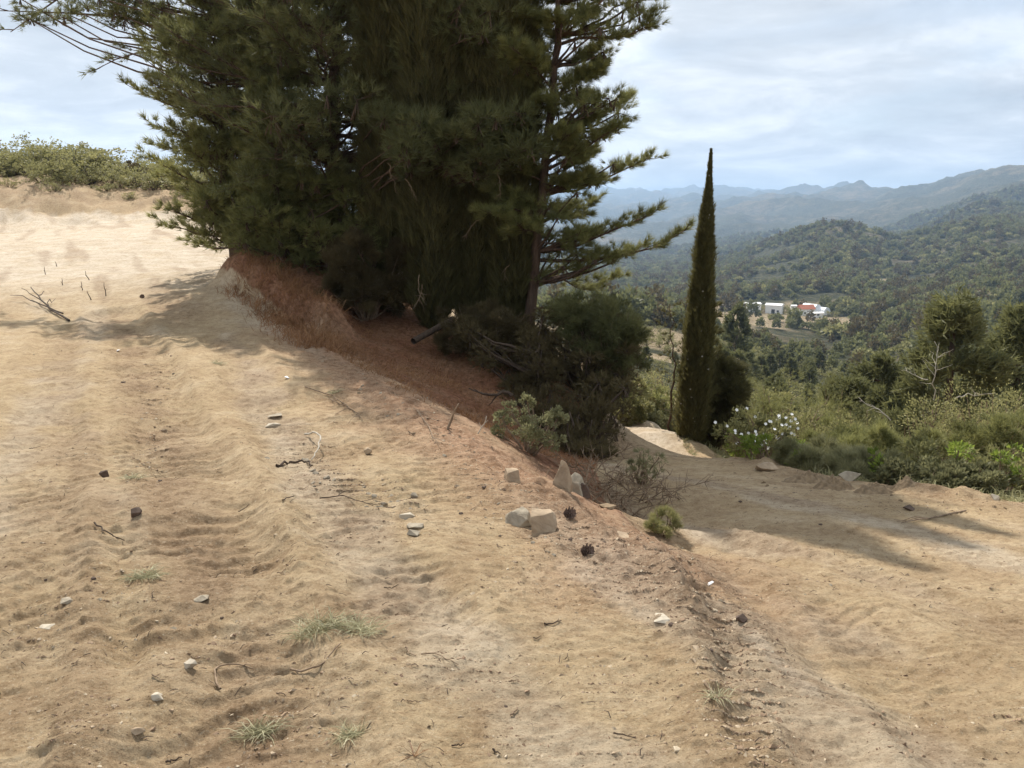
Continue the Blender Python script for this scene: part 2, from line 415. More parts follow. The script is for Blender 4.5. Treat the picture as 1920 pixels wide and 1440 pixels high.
def soil_material():
    m, t = new_mat('bulldozed_soil'); k = NT(t)
    geo = k.n('ShaderNodeNewGeometry').outputs['Position']
    n1 = k.noise(geo, 0.35, 5, 0.6); n2 = k.noise(geo, 2.2, 6, 0.62, 0.4); n3 = k.noise(geo, 14, 6, 0.65); n4 = k.noise(geo, 75, 4, 0.7)
    zone = k.n('ShaderNodeAttribute', attribute_name='zone')
    sp = k.n('ShaderNodeSeparateColor'); k.l(zone.outputs['Color'], sp.inputs[0])
    earth = k.math('SUBTRACT', 1.0, zone.outputs['Alpha'])
    R, G, B = sp.outputs[0], sp.outputs[1], sp.outputs[2]
    base = k.ramp(n2, [(0.30, (0.37, 0.262, 0.155)), (0.50, (0.48, 0.362, 0.222)), (0.68, (0.57, 0.450, 0.300))])
    base = k.mix(k.ramp(n1, [(0.42, 0.0), (0.62, 0.55)]), base, (0.45, 0.335, 0.190))
    base = k.mix(k.math('MULTIPLY', R, 0.9), base, k.ramp(n3, [(0.3, (0.26, 0.135, 0.078)), (0.7, (0.43, 0.265, 0.17))]))
    base = k.mix(k.math('MULTIPLY', G, 0.9), base, k.ramp(n2, [(0.3, (0.48, 0.40, 0.30)), (0.7, (0.66, 0.58, 0.47))]))
    base = k.mix(k.math('MULTIPLY', B, 0.8), base, k.ramp(n3, [(0.3, (0.20, 0.128, 0.075)), (0.7, (0.34, 0.235, 0.145))]))
    base = k.mix(k.math('MULTIPLY', earth, 0.9), base, k.ramp(n3, [(0.3, (0.15, 0.062, 0.032)), (0.7, (0.34, 0.165, 0.095))]))
    base = k.mix(k.ramp(n3, [(0.35, 0.55), (0.55, 0.0)]), base, k.mix(1.0, base, (0.55, 0.48, 0.42), 'MULTIPLY'))
    base = k.mix(k.math('MULTIPLY', k.ramp(n4, [(0.58, 0.0), (0.68, 0.6)]), zone.outputs['Alpha']), base, (0.58, 0.49, 0.36))
    base = k.mix(k.ramp(n4, [(0.32, 0.75), (0.44, 0.0)]), base, k.mix(1.0, base, (0.42, 0.36, 0.31), 'MULTIPLY'))
    mpf = k.n('ShaderNodeMapping'); k.l(geo, mpf.inputs[0]); mpf.inputs['Scale'].default_value = (1.0, 2.6, 1.0)
    fl = k.noise(mpf.outputs[0], 30, 5, 0.75, 0.8)
    base = k.mix(k.ramp(fl, [(0.30, 0.8), (0.41, 0.0)]), base, k.mix(1.0, base, (0.50, 0.43, 0.36), 'MULTIPLY'))
    b = k.bump(k.noise(geo, 22, 8, 0.75), 0.9, 0.035)
    b = k.bump(k.noise(geo, 110, 5, 0.75), 0.8, 0.010, b)
    pr = k.n('ShaderNodeBsdfPrincipled', Roughness=0.95); k.l(base, pr.inputs['Base Color']); k.l(b, pr.inputs['Normal'])
    pr.inputs['Specular IOR Level'].default_value = 0.15
    k.out(pr.outputs[0]); return m
def hill_material():
    m, t = new_mat('wooded_hillside'); k = NT(t)
    geo = k.n('ShaderNodeNewGeometry').outputs['Position']
    zone = k.n('ShaderNodeAttribute', attribute_name='zone')
    sp = k.n('ShaderNodeSeparateColor'); k.l(zone.outputs['Color'], sp.inputs[0])
    big = k.noise(geo, 0.004, 8, 0.65); med = k.noise(geo, 0.035, 8, 0.72); fine = k.noise(geo, 0.22, 6, 0.7)
    green = k.ramp(fine, [(0.35, (0.022, 0.026, 0.013)), (0.52, (0.065, 0.066, 0.032)), (0.70, (0.17, 0.15, 0.085))])
    soil = k.ramp(fine, [(0.3, (0.17, 0.125, 0.075)), (0.7, (0.36, 0.27, 0.17))])
    f = k.math('ADD', k.math('MULTIPLY', big, 0.5), k.math('MULTIPLY', med, 0.5))
    c = k.mix(k.ramp(f, [(0.50, 0.0), (0.60, 0.5)]), green, soil)
    c = k.mix(sp.outputs[0], c, k.ramp(fine, [(0.3, (0.27, 0.205, 0.12)), (0.7, (0.48, 0.38, 0.25))]))
    b = k.bump(fine, 0.7, 6.0); b = k.bump(med, 0.7, 18.0, b)
    pr = k.n('ShaderNodeBsdfPrincipled', Roughness=0.95); k.l(c, pr.inputs['Base Color']); k.l(b, pr.inputs['Normal'])
    pr.inputs['Specular IOR Level'].default_value = 0.1
    k.out(pr.outputs[0]); return m
def leaf_mat(name, dark, mid, light, trans=0.3, rough=0.6, nscale=1.2):
    m, t = new_mat(name); k = NT(t)
    at_ = k.n('ShaderNodeAttribute', attribute_name='tint').outputs['Fac']
    geo = k.n('ShaderNodeTexCoord').outputs['Object']
    inf = k.n('ShaderNodeObjectInfo').outputs['Random']
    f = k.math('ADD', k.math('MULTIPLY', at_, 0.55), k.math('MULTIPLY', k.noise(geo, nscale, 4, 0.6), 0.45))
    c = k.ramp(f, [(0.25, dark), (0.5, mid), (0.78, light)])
    c = k.mix(k.math('MULTIPLY', inf, 0.35), c, [x * 1.25 for x in light])
    pr = k.n('ShaderNodeBsdfPrincipled', Roughness=rough); k.l(c, pr.inputs['Base Color'])
    pr.inputs['Specular IOR Level'].default_value = 0.25
    tr = k.n('ShaderNodeBsdfTranslucent'); k.l(k.mix(0.5, c, light), tr.inputs['Color'])
    mx = k.n('ShaderNodeMixShader'); mx.inputs[0].default_value = trans
    k.l(pr.outputs[0], mx.inputs[1]); k.l(tr.outputs[0], mx.inputs[2])
    k.out(mx.outputs[0]); return m
def plain_mat(name, c1, c2, scale=8, rough=0.85, bump=0.4, bd=0.02, stretch=None):
    m, t = new_mat(name); k = NT(t)
    co = k.n('ShaderNodeTexCoord').outputs['Object']
    if stretch:
        mp = k.n('ShaderNodeMapping'); k.l(co, mp.inputs[0]); mp.inputs['Scale'].default_value = stretch; co = mp.outputs[0]
    nz = k.noise(co, scale, 6, 0.65, 0.3)
    c = k.ramp(nz, [(0.3, c1), (0.7, c2)])
    pr = k.n('ShaderNodeBsdfPrincipled', Roughness=rough); k.l(c, pr.inputs['Base Color'])
    pr.inputs['Specular IOR Level'].default_value = 0.25
    if bump: k.l(k.bump(nz, bump, bd), pr.inputs['Normal'])
    k.out(pr.outputs[0]); return m
M = {
    'soil': soil_material(), 'hill': hill_material(),
    'pine': leaf_mat('pine_needles', (0.045, 0.052, 0.022), (0.110, 0.120, 0.048), (0.215, 0.215, 0.090), 0.42),
    'pine_light': leaf_mat('young_pine_needles', (0.070, 0.078, 0.026), (0.170, 0.180, 0.062), (0.32, 0.31, 0.12), 0.45),
    'cypress': leaf_mat('cypress_foliage', (0.034, 0.032, 0.014), (0.082, 0.078, 0.030), (0.17, 0.155, 0.06), 0.35),
    'darkbush': leaf_mat('dark_bush_foliage', (0.035, 0.028, 0.014), (0.082, 0.066, 0.030), (0.16, 0.125, 0.055), 0.35),
    'bush': leaf_mat('shrub_leaves', (0.078, 0.080, 0.030), (0.185, 0.182, 0.070), (0.34, 0.32, 0.14), 0.45),
    'greybush': leaf_mat('grey_green_leaves', (0.07, 0.072, 0.032), (0.16, 0.16, 0.075), (0.30, 0.29, 0.15), 0.4),
    'lime': leaf_mat('fresh_green_leaves', (0.05, 0.08, 0.012), (0.14, 0.20, 0.03), (0.30, 0.36, 0.07), 0.4),
    'drygrass': leaf_mat('dry_grass', (0.10, 0.042, 0.020), (0.23, 0.110, 0.052), (0.43, 0.26, 0.13), 0.25),
    'grass': leaf_mat('green_grass', (0.085, 0.088, 0.032), (0.18, 0.18, 0.075), (0.36, 0.34, 0.19), 0.3),
    'straw': leaf_mat('pale_green_straw', (0.18, 0.165, 0.085), (0.32, 0.30, 0.17), (0.50, 0.47, 0.31), 0.25),
    'bark': plain_mat('pine_bark', (0.045, 0.028, 0.020), (0.15, 0.10, 0.070), 14, 0.95, 0.8, 0.03, (1, 1, .25)),
    'twig': plain_mat('dry_wood', (0.12, 0.080, 0.050), (0.33, 0.245, 0.165), 20, 0.9, 0.4, 0.005),
    'darktwig': plain_mat('dark_wood', (0.035, 0.024, 0.018), (0.11, 0.078, 0.055), 20, 0.9, 0.4, 0.005),
    'palewood': plain_mat('bleached_wood', (0.30, 0.27, 0.22), (0.52, 0.47, 0.39), 20, 0.9, 0.3, 0.004),
    'rock': plain_mat('sandstone', (0.24, 0.175, 0.115), (0.47, 0.365, 0.25), 9, 0.9, 0.7, 0.02),
    'greyrock': plain_mat('grey_stone', (0.23, 0.19, 0.14), (0.42, 0.365, 0.275), 12, 0.9, 0.6, 0.02),
    'darkstone': plain_mat('dark_stone', (0.06, 0.042, 0.032), (0.15, 0.105, 0.08), 12, 0.9, 0.5, 0.01),
    'palestone': plain_mat('pale_stone', (0.36, 0.31, 0.235), (0.55, 0.49, 0.39), 12, 0.85, 0.4, 0.01),
    'clod': plain_mat('soil_clod', (0.14, 0.100, 0.062), (0.32, 0.235, 0.145), 22, 0.95, 0.7, 0.02),
    'paper': plain_mat('white_litter', (0.70, 0.70, 0.70), (0.85, 0.85, 0.84), 10, 0.5, 0.1, 0.002),
    'petal': plain_mat('white_petals', (0.78, 0.77, 0.73), (0.88, 0.87, 0.84), 10, 0.6, 0, 0.0),
    'yolk': plain_mat('yellow_stamens', (0.65, 0.42, 0.04), (0.75, 0.5, 0.06), 10, 0.6, 0, 0.0),
    'cone': plain_mat('pine_cone', (0.06, 0.038, 0.028), (0.20, 0.14, 0.11), 30, 0.8, 0.3, 0.003),
    'whitewall': plain_mat('white_render', (0.72, 0.72, 0.70), (0.82, 0.82, 0.80), 0.8, 0.8, 0, 0.0),
    'plasticsheet': plain_mat('greenhouse_plastic', (0.70, 0.73, 0.76), (0.84, 0.86, 0.88), 0.6, 0.35, 0, 0.0),
    'redroof': plain_mat('red_roof_tiles', (0.30, 0.10, 0.06), (0.46, 0.17, 0.10), 2, 0.85, 0.4, 0.1),
    'darkglass': plain_mat('dark_opening', (0.03, 0.035, 0.04), (0.06, 0.065, 0.07), 2, 0.3, 0, 0.0),
}

# ------------------------------------------------------------------ mesh building
class MB:
    def __init__(s): s.v = []; s.q = []; s.t = []; s.tint = []; s.n = 0
    def add(s, v, f, tint=0.5):
        v = np.asarray(v, np.float32).reshape(-1, 3); f = np.asarray(f, np.int64)
        (s.t if f.shape[1] == 3 else s.q).append(f + s.n)
        s.v.append(v)
        s.tint.append(np.full(len(v), tint, np.float32) if np.isscalar(tint) else np.asarray(tint, np.float32))
        s.n += len(v)
    def tube(s, pts, rad, k=6, cap=True, tint=0.5):
        pts = np.asarray(pts, float); n = len(pts); rad = np.broadcast_to(np.asarray(rad, float), (n,))
        T = np.gradient(pts, axis=0); T /= np.linalg.norm(T, axis=1)[:, None] + 1e-9
        up = np.array([0.13, 0.21, 1.0]) if abs(T[0, 2]) < 0.9 else np.array([1.0, 0.1, 0.05])
        A = np.cross(T, up); A /= np.linalg.norm(A, axis=1)[:, None] + 1e-9
        B = np.cross(T, A)
        a = np.linspace(0, 2 * np.pi, k, endpoint=False)
        V = pts[:, None] + rad[:, None, None] * (np.cos(a)[None, :, None] * A[:, None] + np.sin(a)[None, :, None] * B[:, None])
        i = np.arange(n - 1)[:, None] * k; j = np.arange(k)[None]; j2 = (j + 1) % k
        f = np.stack([i + j, i + j2, i + k + j2, i + k + j], -1).reshape(-1, 4)
        s.add(V.reshape(-1, 3), f, tint)
        if cap:
            b = s.n - n * k
            c = s.n; s.v.append(np.array([pts[-1] + T[-1] * rad[-1]], np.float32)); s.tint.append(np.array([tint if np.isscalar(tint) else .5], np.float32)); s.n += 1
            e = b + (n - 1) * k
            s.t.append(np.array([[e + q, e + (q + 1) % k, c] for q in range(k)], np.int64))
    def build(s, name, mat, parent=None, smooth=True, link=True):
        me = bpy.data.meshes.new(name)
        V = np.concatenate(s.v); me.vertices.add(len(V)); me.vertices.foreach_set('co', V.ravel())
        fs = []; st = []; tot = []
        off = 0
        for arrs, k in ((s.t, 3), (s.q, 4)):
            if arrs:
                a = np.concatenate(arrs); fs.append(a.ravel()); st.append(off + np.arange(len(a)) * k); tot.append(np.full(len(a), k)); off += a.size
        L = np.concatenate(fs); me.loops.add(len(L)); me.loops.foreach_set('vertex_index', L.astype(np.int32))
        stt = np.concatenate(st); me.polygons.add(len(stt)); me.polygons.foreach_set('loop_start', stt.astype(np.int32))
        me.polygons.foreach_set('loop_total', np.concatenate(tot).astype(np.int32))
        me.polygons.foreach_set('use_smooth', np.full(len(stt), smooth))
        at_ = me.attributes.new('tint', 'FLOAT', 'POINT'); at_.data.foreach_set('value', np.concatenate(s.tint))
        me.update(calc_edges=True)
        me.materials.append(mat)
        o = bpy.data.objects.new(name, me)
        if link: COL.objects.link(o)
        if parent is not None: o.parent = parent
        return o
def thing(name, label, cat, loc=(0, 0, 0), group=None, rz=0.0):
    o = bpy.data.objects.new(name, None); COL.objects.link(o)
    o.empty_display_size = 0.3
    o.location = loc; o.rotation_euler = (0, 0, rz)
    o['label'] = label; o['category'] = cat
    if group: o['group'] = group
    return o
def tag(o, label=None, cat=None, group=None, kind=None):
    if label: o['label'] = label
    if cat: o['category'] = cat
    if group: o['group'] = group
    if kind: o['kind'] = kind
    return o
def dup(root, loc, rz=0.0, scale=1.0, label=None, group=None):
    r = root.copy(); COL.objects.link(r); r.location = loc
    r.rotation_euler = (0, 0, rz); r.scale = (scale,) * 3 if np.isscalar(scale) else scale
    if label: r['label'] = label
    if group: r['group'] = group
    for ch in list(root.children):
        c = ch.copy(); COL.objects.link(c); c.parent = r
    return r

# ------------------------------------------------------------------ the land
def build_land():
    az_d = np.radians(np.linspace(-36, 36, 560))
    az_s = np.radians(np.concatenate([np.linspace(-180, -60, 41)[:-1], np.linspace(-60, -36, 40)[:-1]]))
    az_e = np.radians(np.concatenate([np.linspace(36, 60, 40)[1:], np.linspace(60, 180, 41)[1:]]))
    az = np.concatenate([az_s, az_d, az_e])
    def logs(a, b, step): return np.exp(np.arange(math.log(a), math.log(b), step))
    rn = np.concatenate([logs(0.4, 1.9, 0.1), logs(1.9, 7, 0.0036), logs(7, 20, 0.0055), logs(20, 60, 0.012), [60.0]])
    rf = np.concatenate([[60.0], logs(61.5, 1500, 0.022), logs(1500, 12000, 0.011), [12000.0]])
    def grid(rr, full):
        A, R = np.meshgrid(az, rr)
        x = R * np.sin(A); y = R * np.cos(A)
        z = terrain(x.ravel(), y.ravel(), full=full).reshape(x.shape)
        return np.stack([x, y, z], -1), A, R
    def faces(nr, na):
        i = np.arange(nr - 1)[:, None] * na; j = np.arange(na - 1)[None]
        return np.stack([i + j, i + j + 1, i + na + j + 1, i + na + j], -1).reshape(-1, 4)[:, ::-1]
    def make(name, V, fc, mat, zone):
        used = np.unique(fc); mp = np.full(len(V), -1, np.int64); mp[used] = np.arange(len(used))
        b = MB(); b.add(V[used], mp[fc]); o = b.build(name, mat)
        ca = o.data.color_attributes.new('zone', 'FLOAT_COLOR', 'POINT')
        ca.data.foreach_set('color', zone[used].astype(np.float32).ravel())
        o['kind'] = 'structure'
        return o
    # near
    G, A, R = grid(rn, True)
    V = G.reshape(-1, 3)
    # close the tiny hole at the foot of the photographer
    fc = faces(len(rn), len(az))
    c = len(V); V = np.vstack([V, [[0, 0, H(0.01, 0.01)]]])
    x, y = V[:, 0], V[:, 1]; r = np.hypot(x, y)
    up = inpoly(x, y, UPPER); lo = inpoly(x, y, ROADS)
    s, t, red = poly_st(x, y, RED); s, t, berm = poly_st(x, y, BERM); s, t, edge = poly_st(x, y, RIGHTEDGE)
    nz = fbm(x / 0.6, y / 0.6, 4, 70)
    zone = np.zeros((len(V), 4)); zone[:, 3] = 1
    zr = np.exp(-(red / (0.55 + 0.3 * nz)) ** 2) * 0.9
    slope = (~up) & (~lo) & (r < 20) & (x < 2.2) & (y > 3)
    zr = np.maximum(zr, slope * np.clip(0.75 + nz * 0.5, 0, 1))
    zone[:, 0] = np.clip(zr, 0, 1)
    zone[:, 3] = 1 - np.clip(slope * sstep(red, .25, .9) * (0.85 + .5 * nz), 0, 1)
    lft = up & (y > 11)
    zone[:, 1] = np.clip(lft * sstep(y, 12, 19) * (0.95 + 0.8 * nz) + (sstep(y, 10.5, 14) * lo * (0.7 + nz)), 0, 1)
    zone[:, 1] = np.maximum(zone[:, 1], np.exp(-((poly_st(x, y, [flat(*p) for p in ((1380, 1150), (1440, 1210), (1520, 1290))])[2]) / 0.07) ** 2) * 0.9)
    zb = np.exp(-(berm / 0.2) ** 2) * np.clip(0.55 + nz, 0, 1)
    zb = np.maximum(zb, np.exp(-(edge / 0.35) ** 2) * np.clip(0.6 + nz, 0, 1))
    for (pts, hw, amp, sp, rut), wgt in zip(TR_W, (1.0, 0.7, 0, 0.6, 0, 0.35, 0.7, 0.3)):
        if wgt: zb = np.maximum(zb, wgt * np.exp(-(poly_st(x, y, pts)[2] / (hw * 0.8)) ** 2) * np.clip(0.7 + 1.3 * nz, 0, 1))
    zb = np.maximum(zb, sstep(y, 35, 37.5) * np.clip(0.7 + nz, 0, 1) * 0.8)
    zone[:, 1] *= 1 - 0.8 * sstep(y, 35, 38)
    aa = -x * .45 + y * .89; cc = x * .89 + y * .45
    st1 = pnoise(cc / .45, aa / 5.0, 141) + .4 * nz; st2 = pnoise(cc / .6, aa / 6.0, 147) + .5 * nz
    zb = np.maximum(zb, .55 * sstep(st1, .15, .6)); zone[:, 1] = np.maximum(zone[:, 1], .5 * sstep(st2, .1, .6) * (up | lo))
    zone[:, 2] = np.clip(zb, 0, 1)
    ctr = V[fc].mean(1)
    fu = inpoly(ctr[:, 0], ctr[:, 1], UPPER); fl = inpoly(ctr[:, 0], ctr[:, 1], ROADS)
    make('dirt_road', V, fc[fu & ~fl], M['soil'], zone)
    make('dirt_road', V, fc[fl], M['soil'], zone)
    inner = len(az)
    cap = np.array([[c, j + 1, j] for j in range(inner - 1)])[:, ::-1]
    make('ground', V, fc[~fu & ~fl], M['soil'], zone)
    # cap below the camera
    b = MB(); b.add(V[np.concatenate([np.arange(inner), [c]])], np.array([[inner, j + 1, j] for j in range(inner - 1)]))
    o = b.build('ground', M['soil']); o['kind'] = 'structure'
    # far
    G2, A2, R2 = grid(rf, False)
    G2[0] = G[-1]
    V2 = G2.reshape(-1, 3)
    zone2 = np.zeros((len(V2), 4)); zone2[:, 3] = 1
    zone2[:, 0] = open_land(V2[:, 0], V2[:, 1])
    f2 = faces(len(rf), len(az))
    rc = np.hypot(V2[f2[:, 0], 0], V2[f2[:, 0], 1])
    make('valley', V2, f2[rc < 1500], M['hill'], zone2)
    make('mountains', V2, f2[rc >= 1500], M['hill'], zone2)
    return float(V2[:, 2].min()), float(V2[:, 2].max())
OPEN = []       # (x, y, rx, ry) pale open patches of land in the valley
def opat(u, r, rx, ry):
    a = math.atan((u - 960) / F / 1.02); OPEN.append((r * math.sin(a), r * math.cos(a), rx, ry))
opat(1190, 150, 20, 26); opat(1215, 108, 16, 6); opat(1465, 395, 40, 62); opat(1385, 365, 24, 50); opat(1370, 420, 24, 40); opat(1330, 330, 18, 50); opat(1210, 300, 22, 16); opat(1150, 320, 25, 14)
opat(1540, 470, 22, 20); opat(1230, 170, 14, 12); opat(1560, 80, 7, 5); opat(1400, 62, 4, 3); opat(1700, 640, 14, 40); opat(1665, 620, 10, 40)
def open_land(x, y):
    z = np.zeros(x.shape)
    w = 1 + 0.45 * fbm(x / 14, y / 14, 3, 90)
    for ox, oy, rx, ry in OPEN:
        d = np.sqrt(((x - ox) / rx) ** 2 + ((y - oy) / ry) ** 2) * w
        z = np.maximum(z, 1 - sstep(d, 0.75, 1.1))
    return z
ZMIN, ZMAX = build_land()

# ------------------------------------------------------------------ foliage builders
def unit(a): return a / (np.linalg.norm(a, axis=-1, keepdims=True) + 1e-9)
def rdir(n, rng): return unit(rng.normal(size=(n, 3)))
def needles(mb, pos, dirs, length, width, k, spread, rng, tint=None, up=0.0):
    """k thin needles fanning out of each point"""
    n = len(pos)
    if tint is None: tint = rng.random(n)
    d = unit(np.repeat(dirs, k, 0) + rdir(n * k, rng) * spread + np.array([0, 0, up]))
    p = np.repeat(pos, k, 0) + rdir(n * k, rng) * length * 0.12
    L = length * rng.uniform(0.6, 1.15, (n * k, 1))
    w = unit(np.cross(d, rdir(n * k, rng))) * width
    V = np.stack([p - w * 0.5, p + w * 0.5, p + d * L], 1).reshape(-1, 3)
    mb.add(V, np.arange(n * k * 3).reshape(-1, 3), np.repeat(tint, k * 3))
def leaves(mb, pos, dirs, length, width, rng, tint=None, jitter=0.6):
    n = len(pos)
    if tint is None: tint = rng.random(n)
    d = unit(dirs + rdir(n, rng) * jitter); L = length * rng.uniform(0.6, 1.2, (n, 1))
    w = unit(np.cross(d, rdir(n, rng))) * width * 0.5 * rng.uniform(0.7, 1.2, (n, 1))
    V = np.stack([pos, pos + d * L * 0.5 + w, pos + d * L, pos + d * L * 0.5 - w], 1).reshape(-1, 3)
    mb.add(V, np.arange(n * 4).reshape(-1, 4), np.repeat(tint, 4))
def curve(p0, p1, sag, n, rng, wob=0.04):
    t = np.linspace(0, 1, n)[:, None]
    L = np.linalg.norm(p1 - p0)
    c = p0 * (1 - t) + p1 * t
    c[:, 2] += sag * L * np.sin(t[:, 0] * np.pi)
    w = np.cumsum(rng.normal(size=(n, 3)) * wob * L / n ** .5, 0); w -= w[0] ; w -= t * w[-1]
    return c + w
def branch_with_twigs(br, fo, pts, r0, rng, tw_len=0.7, tw_n=14, tuft=0.11, tuft_k=14, start=0.25, tw=0.009, droop=-0.05, dens=1.0, updir=0.25, tint_b=0.0):
    """a limb, its side twigs and the needle tufts at their ends"""
    pts = np.asarray(pts, float); n = len(pts)
    t = np.linspace(0, 1, n)
    br.tube(pts, r0 * (1 - 0.85 * t), 5)
    seg = np.linalg.norm(np.diff(pts, axis=0), axis=1).sum()
    m = max(3, int(tw_n * dens))
    P_, D_, T_ = [], [], []
    for i in range(m):
        s = start + (1 - start) * (i + rng.random()) / m
        k = min(int(s * (n - 1)), n - 2); f = s * (n - 1) - k
        a = pts[k] * (1 - f) + pts[k + 1] * f
        ax = unit(pts[k + 1] - pts[k])
        sd = unit(np.cross(ax, [0, 0, 1.0])) * (1 if i % 2 else -1)
        dr = unit(ax * rng.uniform(0.5, 1.1) + sd * rng.uniform(0.3, 1.0) + np.array([0, 0, rng.uniform(-0.15, 0.55)]))
        L = tw_len * (1.05 - 0.6 * s) * rng.uniform(0.6, 1.15)
        e = a + dr * L
        c = curve(a, e, rng.uniform(-0.08, 0.08), 5, rng)
        br.tube(c, np.linspace(r0 * 0.28, r0 * 0.07, 5), 3, cap=False)
        nt_ = max(3, int(5 * dens))
        ss = np.concatenate([rng.uniform(0.35, 1.0, nt_), [1.0]])
        q = np.stack([np.interp(ss * 4, np.arange(5), c[:, j]) for j in range(3)], -1)
        q += rng.normal(size=q.shape) * L * 0.06
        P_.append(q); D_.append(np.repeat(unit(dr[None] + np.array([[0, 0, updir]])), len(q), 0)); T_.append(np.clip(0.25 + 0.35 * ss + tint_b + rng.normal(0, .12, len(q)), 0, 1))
    needles(fo, np.concatenate(P_), np.concatenate(D_), tuft, tw, tuft_k, 0.75, rng, np.concatenate(T_))
def clump_mass(fo, br, centers, radii, tufts, rng, tuft=.15, tw=.011, k=10, trunkpts=None):
    """bunches of needle tufts round the given centres, each carried by a twig"""
    for c, r in zip(centers, radii):
        n = int(tufts * rng.uniform(.7, 1.2)); o = rdir(n, rng) * (rng.random((n, 1)) ** .45) * r * np.array([1.15, 1.15, .62])
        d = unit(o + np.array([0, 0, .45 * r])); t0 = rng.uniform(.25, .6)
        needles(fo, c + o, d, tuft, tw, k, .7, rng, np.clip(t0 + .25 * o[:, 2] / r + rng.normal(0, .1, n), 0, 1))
        for q in range(4): br.tube(np.array([c - np.array([0, 0, r * .5]) - o[q] * .3, c, c + o[q]]), [.012, .007, .003], 3, cap=False)
        if trunkpts is not None:
            tp = trunkpts[np.argmin(np.linalg.norm(trunkpts - (c - np.array([0, 0, np.linalg.norm(c[:2]) * .0 + .4])), axis=1))]
            br.tube(curve(tp, c, -.06, 6, rng, .05), np.linspace(.028, .010, 6), 4, cap=False)
def pix_clumps(poly, n, Yr, rr, rng):
    poly = np.array(poly, float); out_c, out_r = [], []
    while len(out_c) < n:
        u = rng.uniform(poly[:, 0].min(), poly[:, 0].max()); v = rng.uniform(poly[:, 1].min(), poly[:, 1].max())
        if inpoly(np.array([u]), np.array([v]), poly)[0]: out_c.append(P(u, v, rng.uniform(*Yr))); out_r.append(rng.uniform(*rr))
    return out_c, out_r
def trunk_path(pix, Ys):
    return np.array([P(u, v, Y) for (u, v), Y in zip(pix, Ys)])
def dens_path(p, n):
    p = np.asarray(p, float); s = np.concatenate([[0], np.cumsum(np.linalg.norm(np.diff(p, axis=0), axis=1))])
    q = np.linspace(0, s[-1], n)
    return np.stack([np.interp(q, s, p[:, j]) for j in range(3)], -1)

def local(arr, base): return np.asarray(arr) - np.asarray(base)[None]

def make_pine(label, trunk, r_base, branches, rng, spread=1.6, nb=40, z0=0.15, lenf=None, mat='pine', tuft_k=14, tw=0.009, tuft=0.12, tw_n=14, group=None, dens=1.0, az_bias=None, cat='pine tree', droop=0.0, tw_len=0.7, masses=()):
    trunk = np.asarray(trunk); base = trunk[0].copy()
    root = thing('pine_tree', label, cat, tuple(base), group)
    tk = MB(); path = dens_path(trunk, 16) - base
    path[1:-1] += rng.normal(size=(14, 3)) * 0.02
    tk.tube(path, r_base * np.linspace(1.15, 0.22, 16) , 9)
    tk.build('trunk', M['bark'], root)
    br = MB(); fo = MB()
    for bp, r in branches:
        bp = np.asarray(bp) - base
        branch_with_twigs(br, fo, dens_path(bp, 10) , r, rng, tw_n=tw_n, tuft=tuft, tuft_k=tuft_k, tw=tw, start=0.12, dens=1.0, tw_len=tw_len)
    for i in range(nb):
        t = z0 + (0.99 - z0) * (i + rng.random()) / nb
        k = min(int(t * 15), 14); p = path[k] + (path[k + 1] - path[k]) * (t * 15 - k)
        a = i * 2.4 + rng.normal(0, 0.3)
        if az_bias is not None and rng.random() < 0.5: a = az_bias + rng.normal(0, 0.6)
        L = spread * (lenf(t) if lenf else (1.1 - 0.75 * t)) * rng.uniform(0.7, 1.15)
        if L < 0.12: continue
        e = p + np.array([math.cos(a) * L, math.sin(a) * L, L * rng.uniform(0.05, 0.45) + droop * L])
        branch_with_twigs(br, fo, curve(p, e, -0.06, 8, rng), r_base * 0.24 * (1.1 - t * .7), rng, tw_len=min(tw_len, L * 0.55), tw_n=tw_n, tuft=tuft, tuft_k=tuft_k, tw=tw, start=0.2, dens=dens)
    for (cs, rs, tf) in masses:
        clump_mass(fo, br, [c - base for c in cs], rs, tf, rng, tuft=tuft, tw=tw, k=tuft_k, trunkpts=path)
    tag(br.build('branches', M['bark'], root), kind='stuff')
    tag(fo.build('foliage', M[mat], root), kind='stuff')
    return root

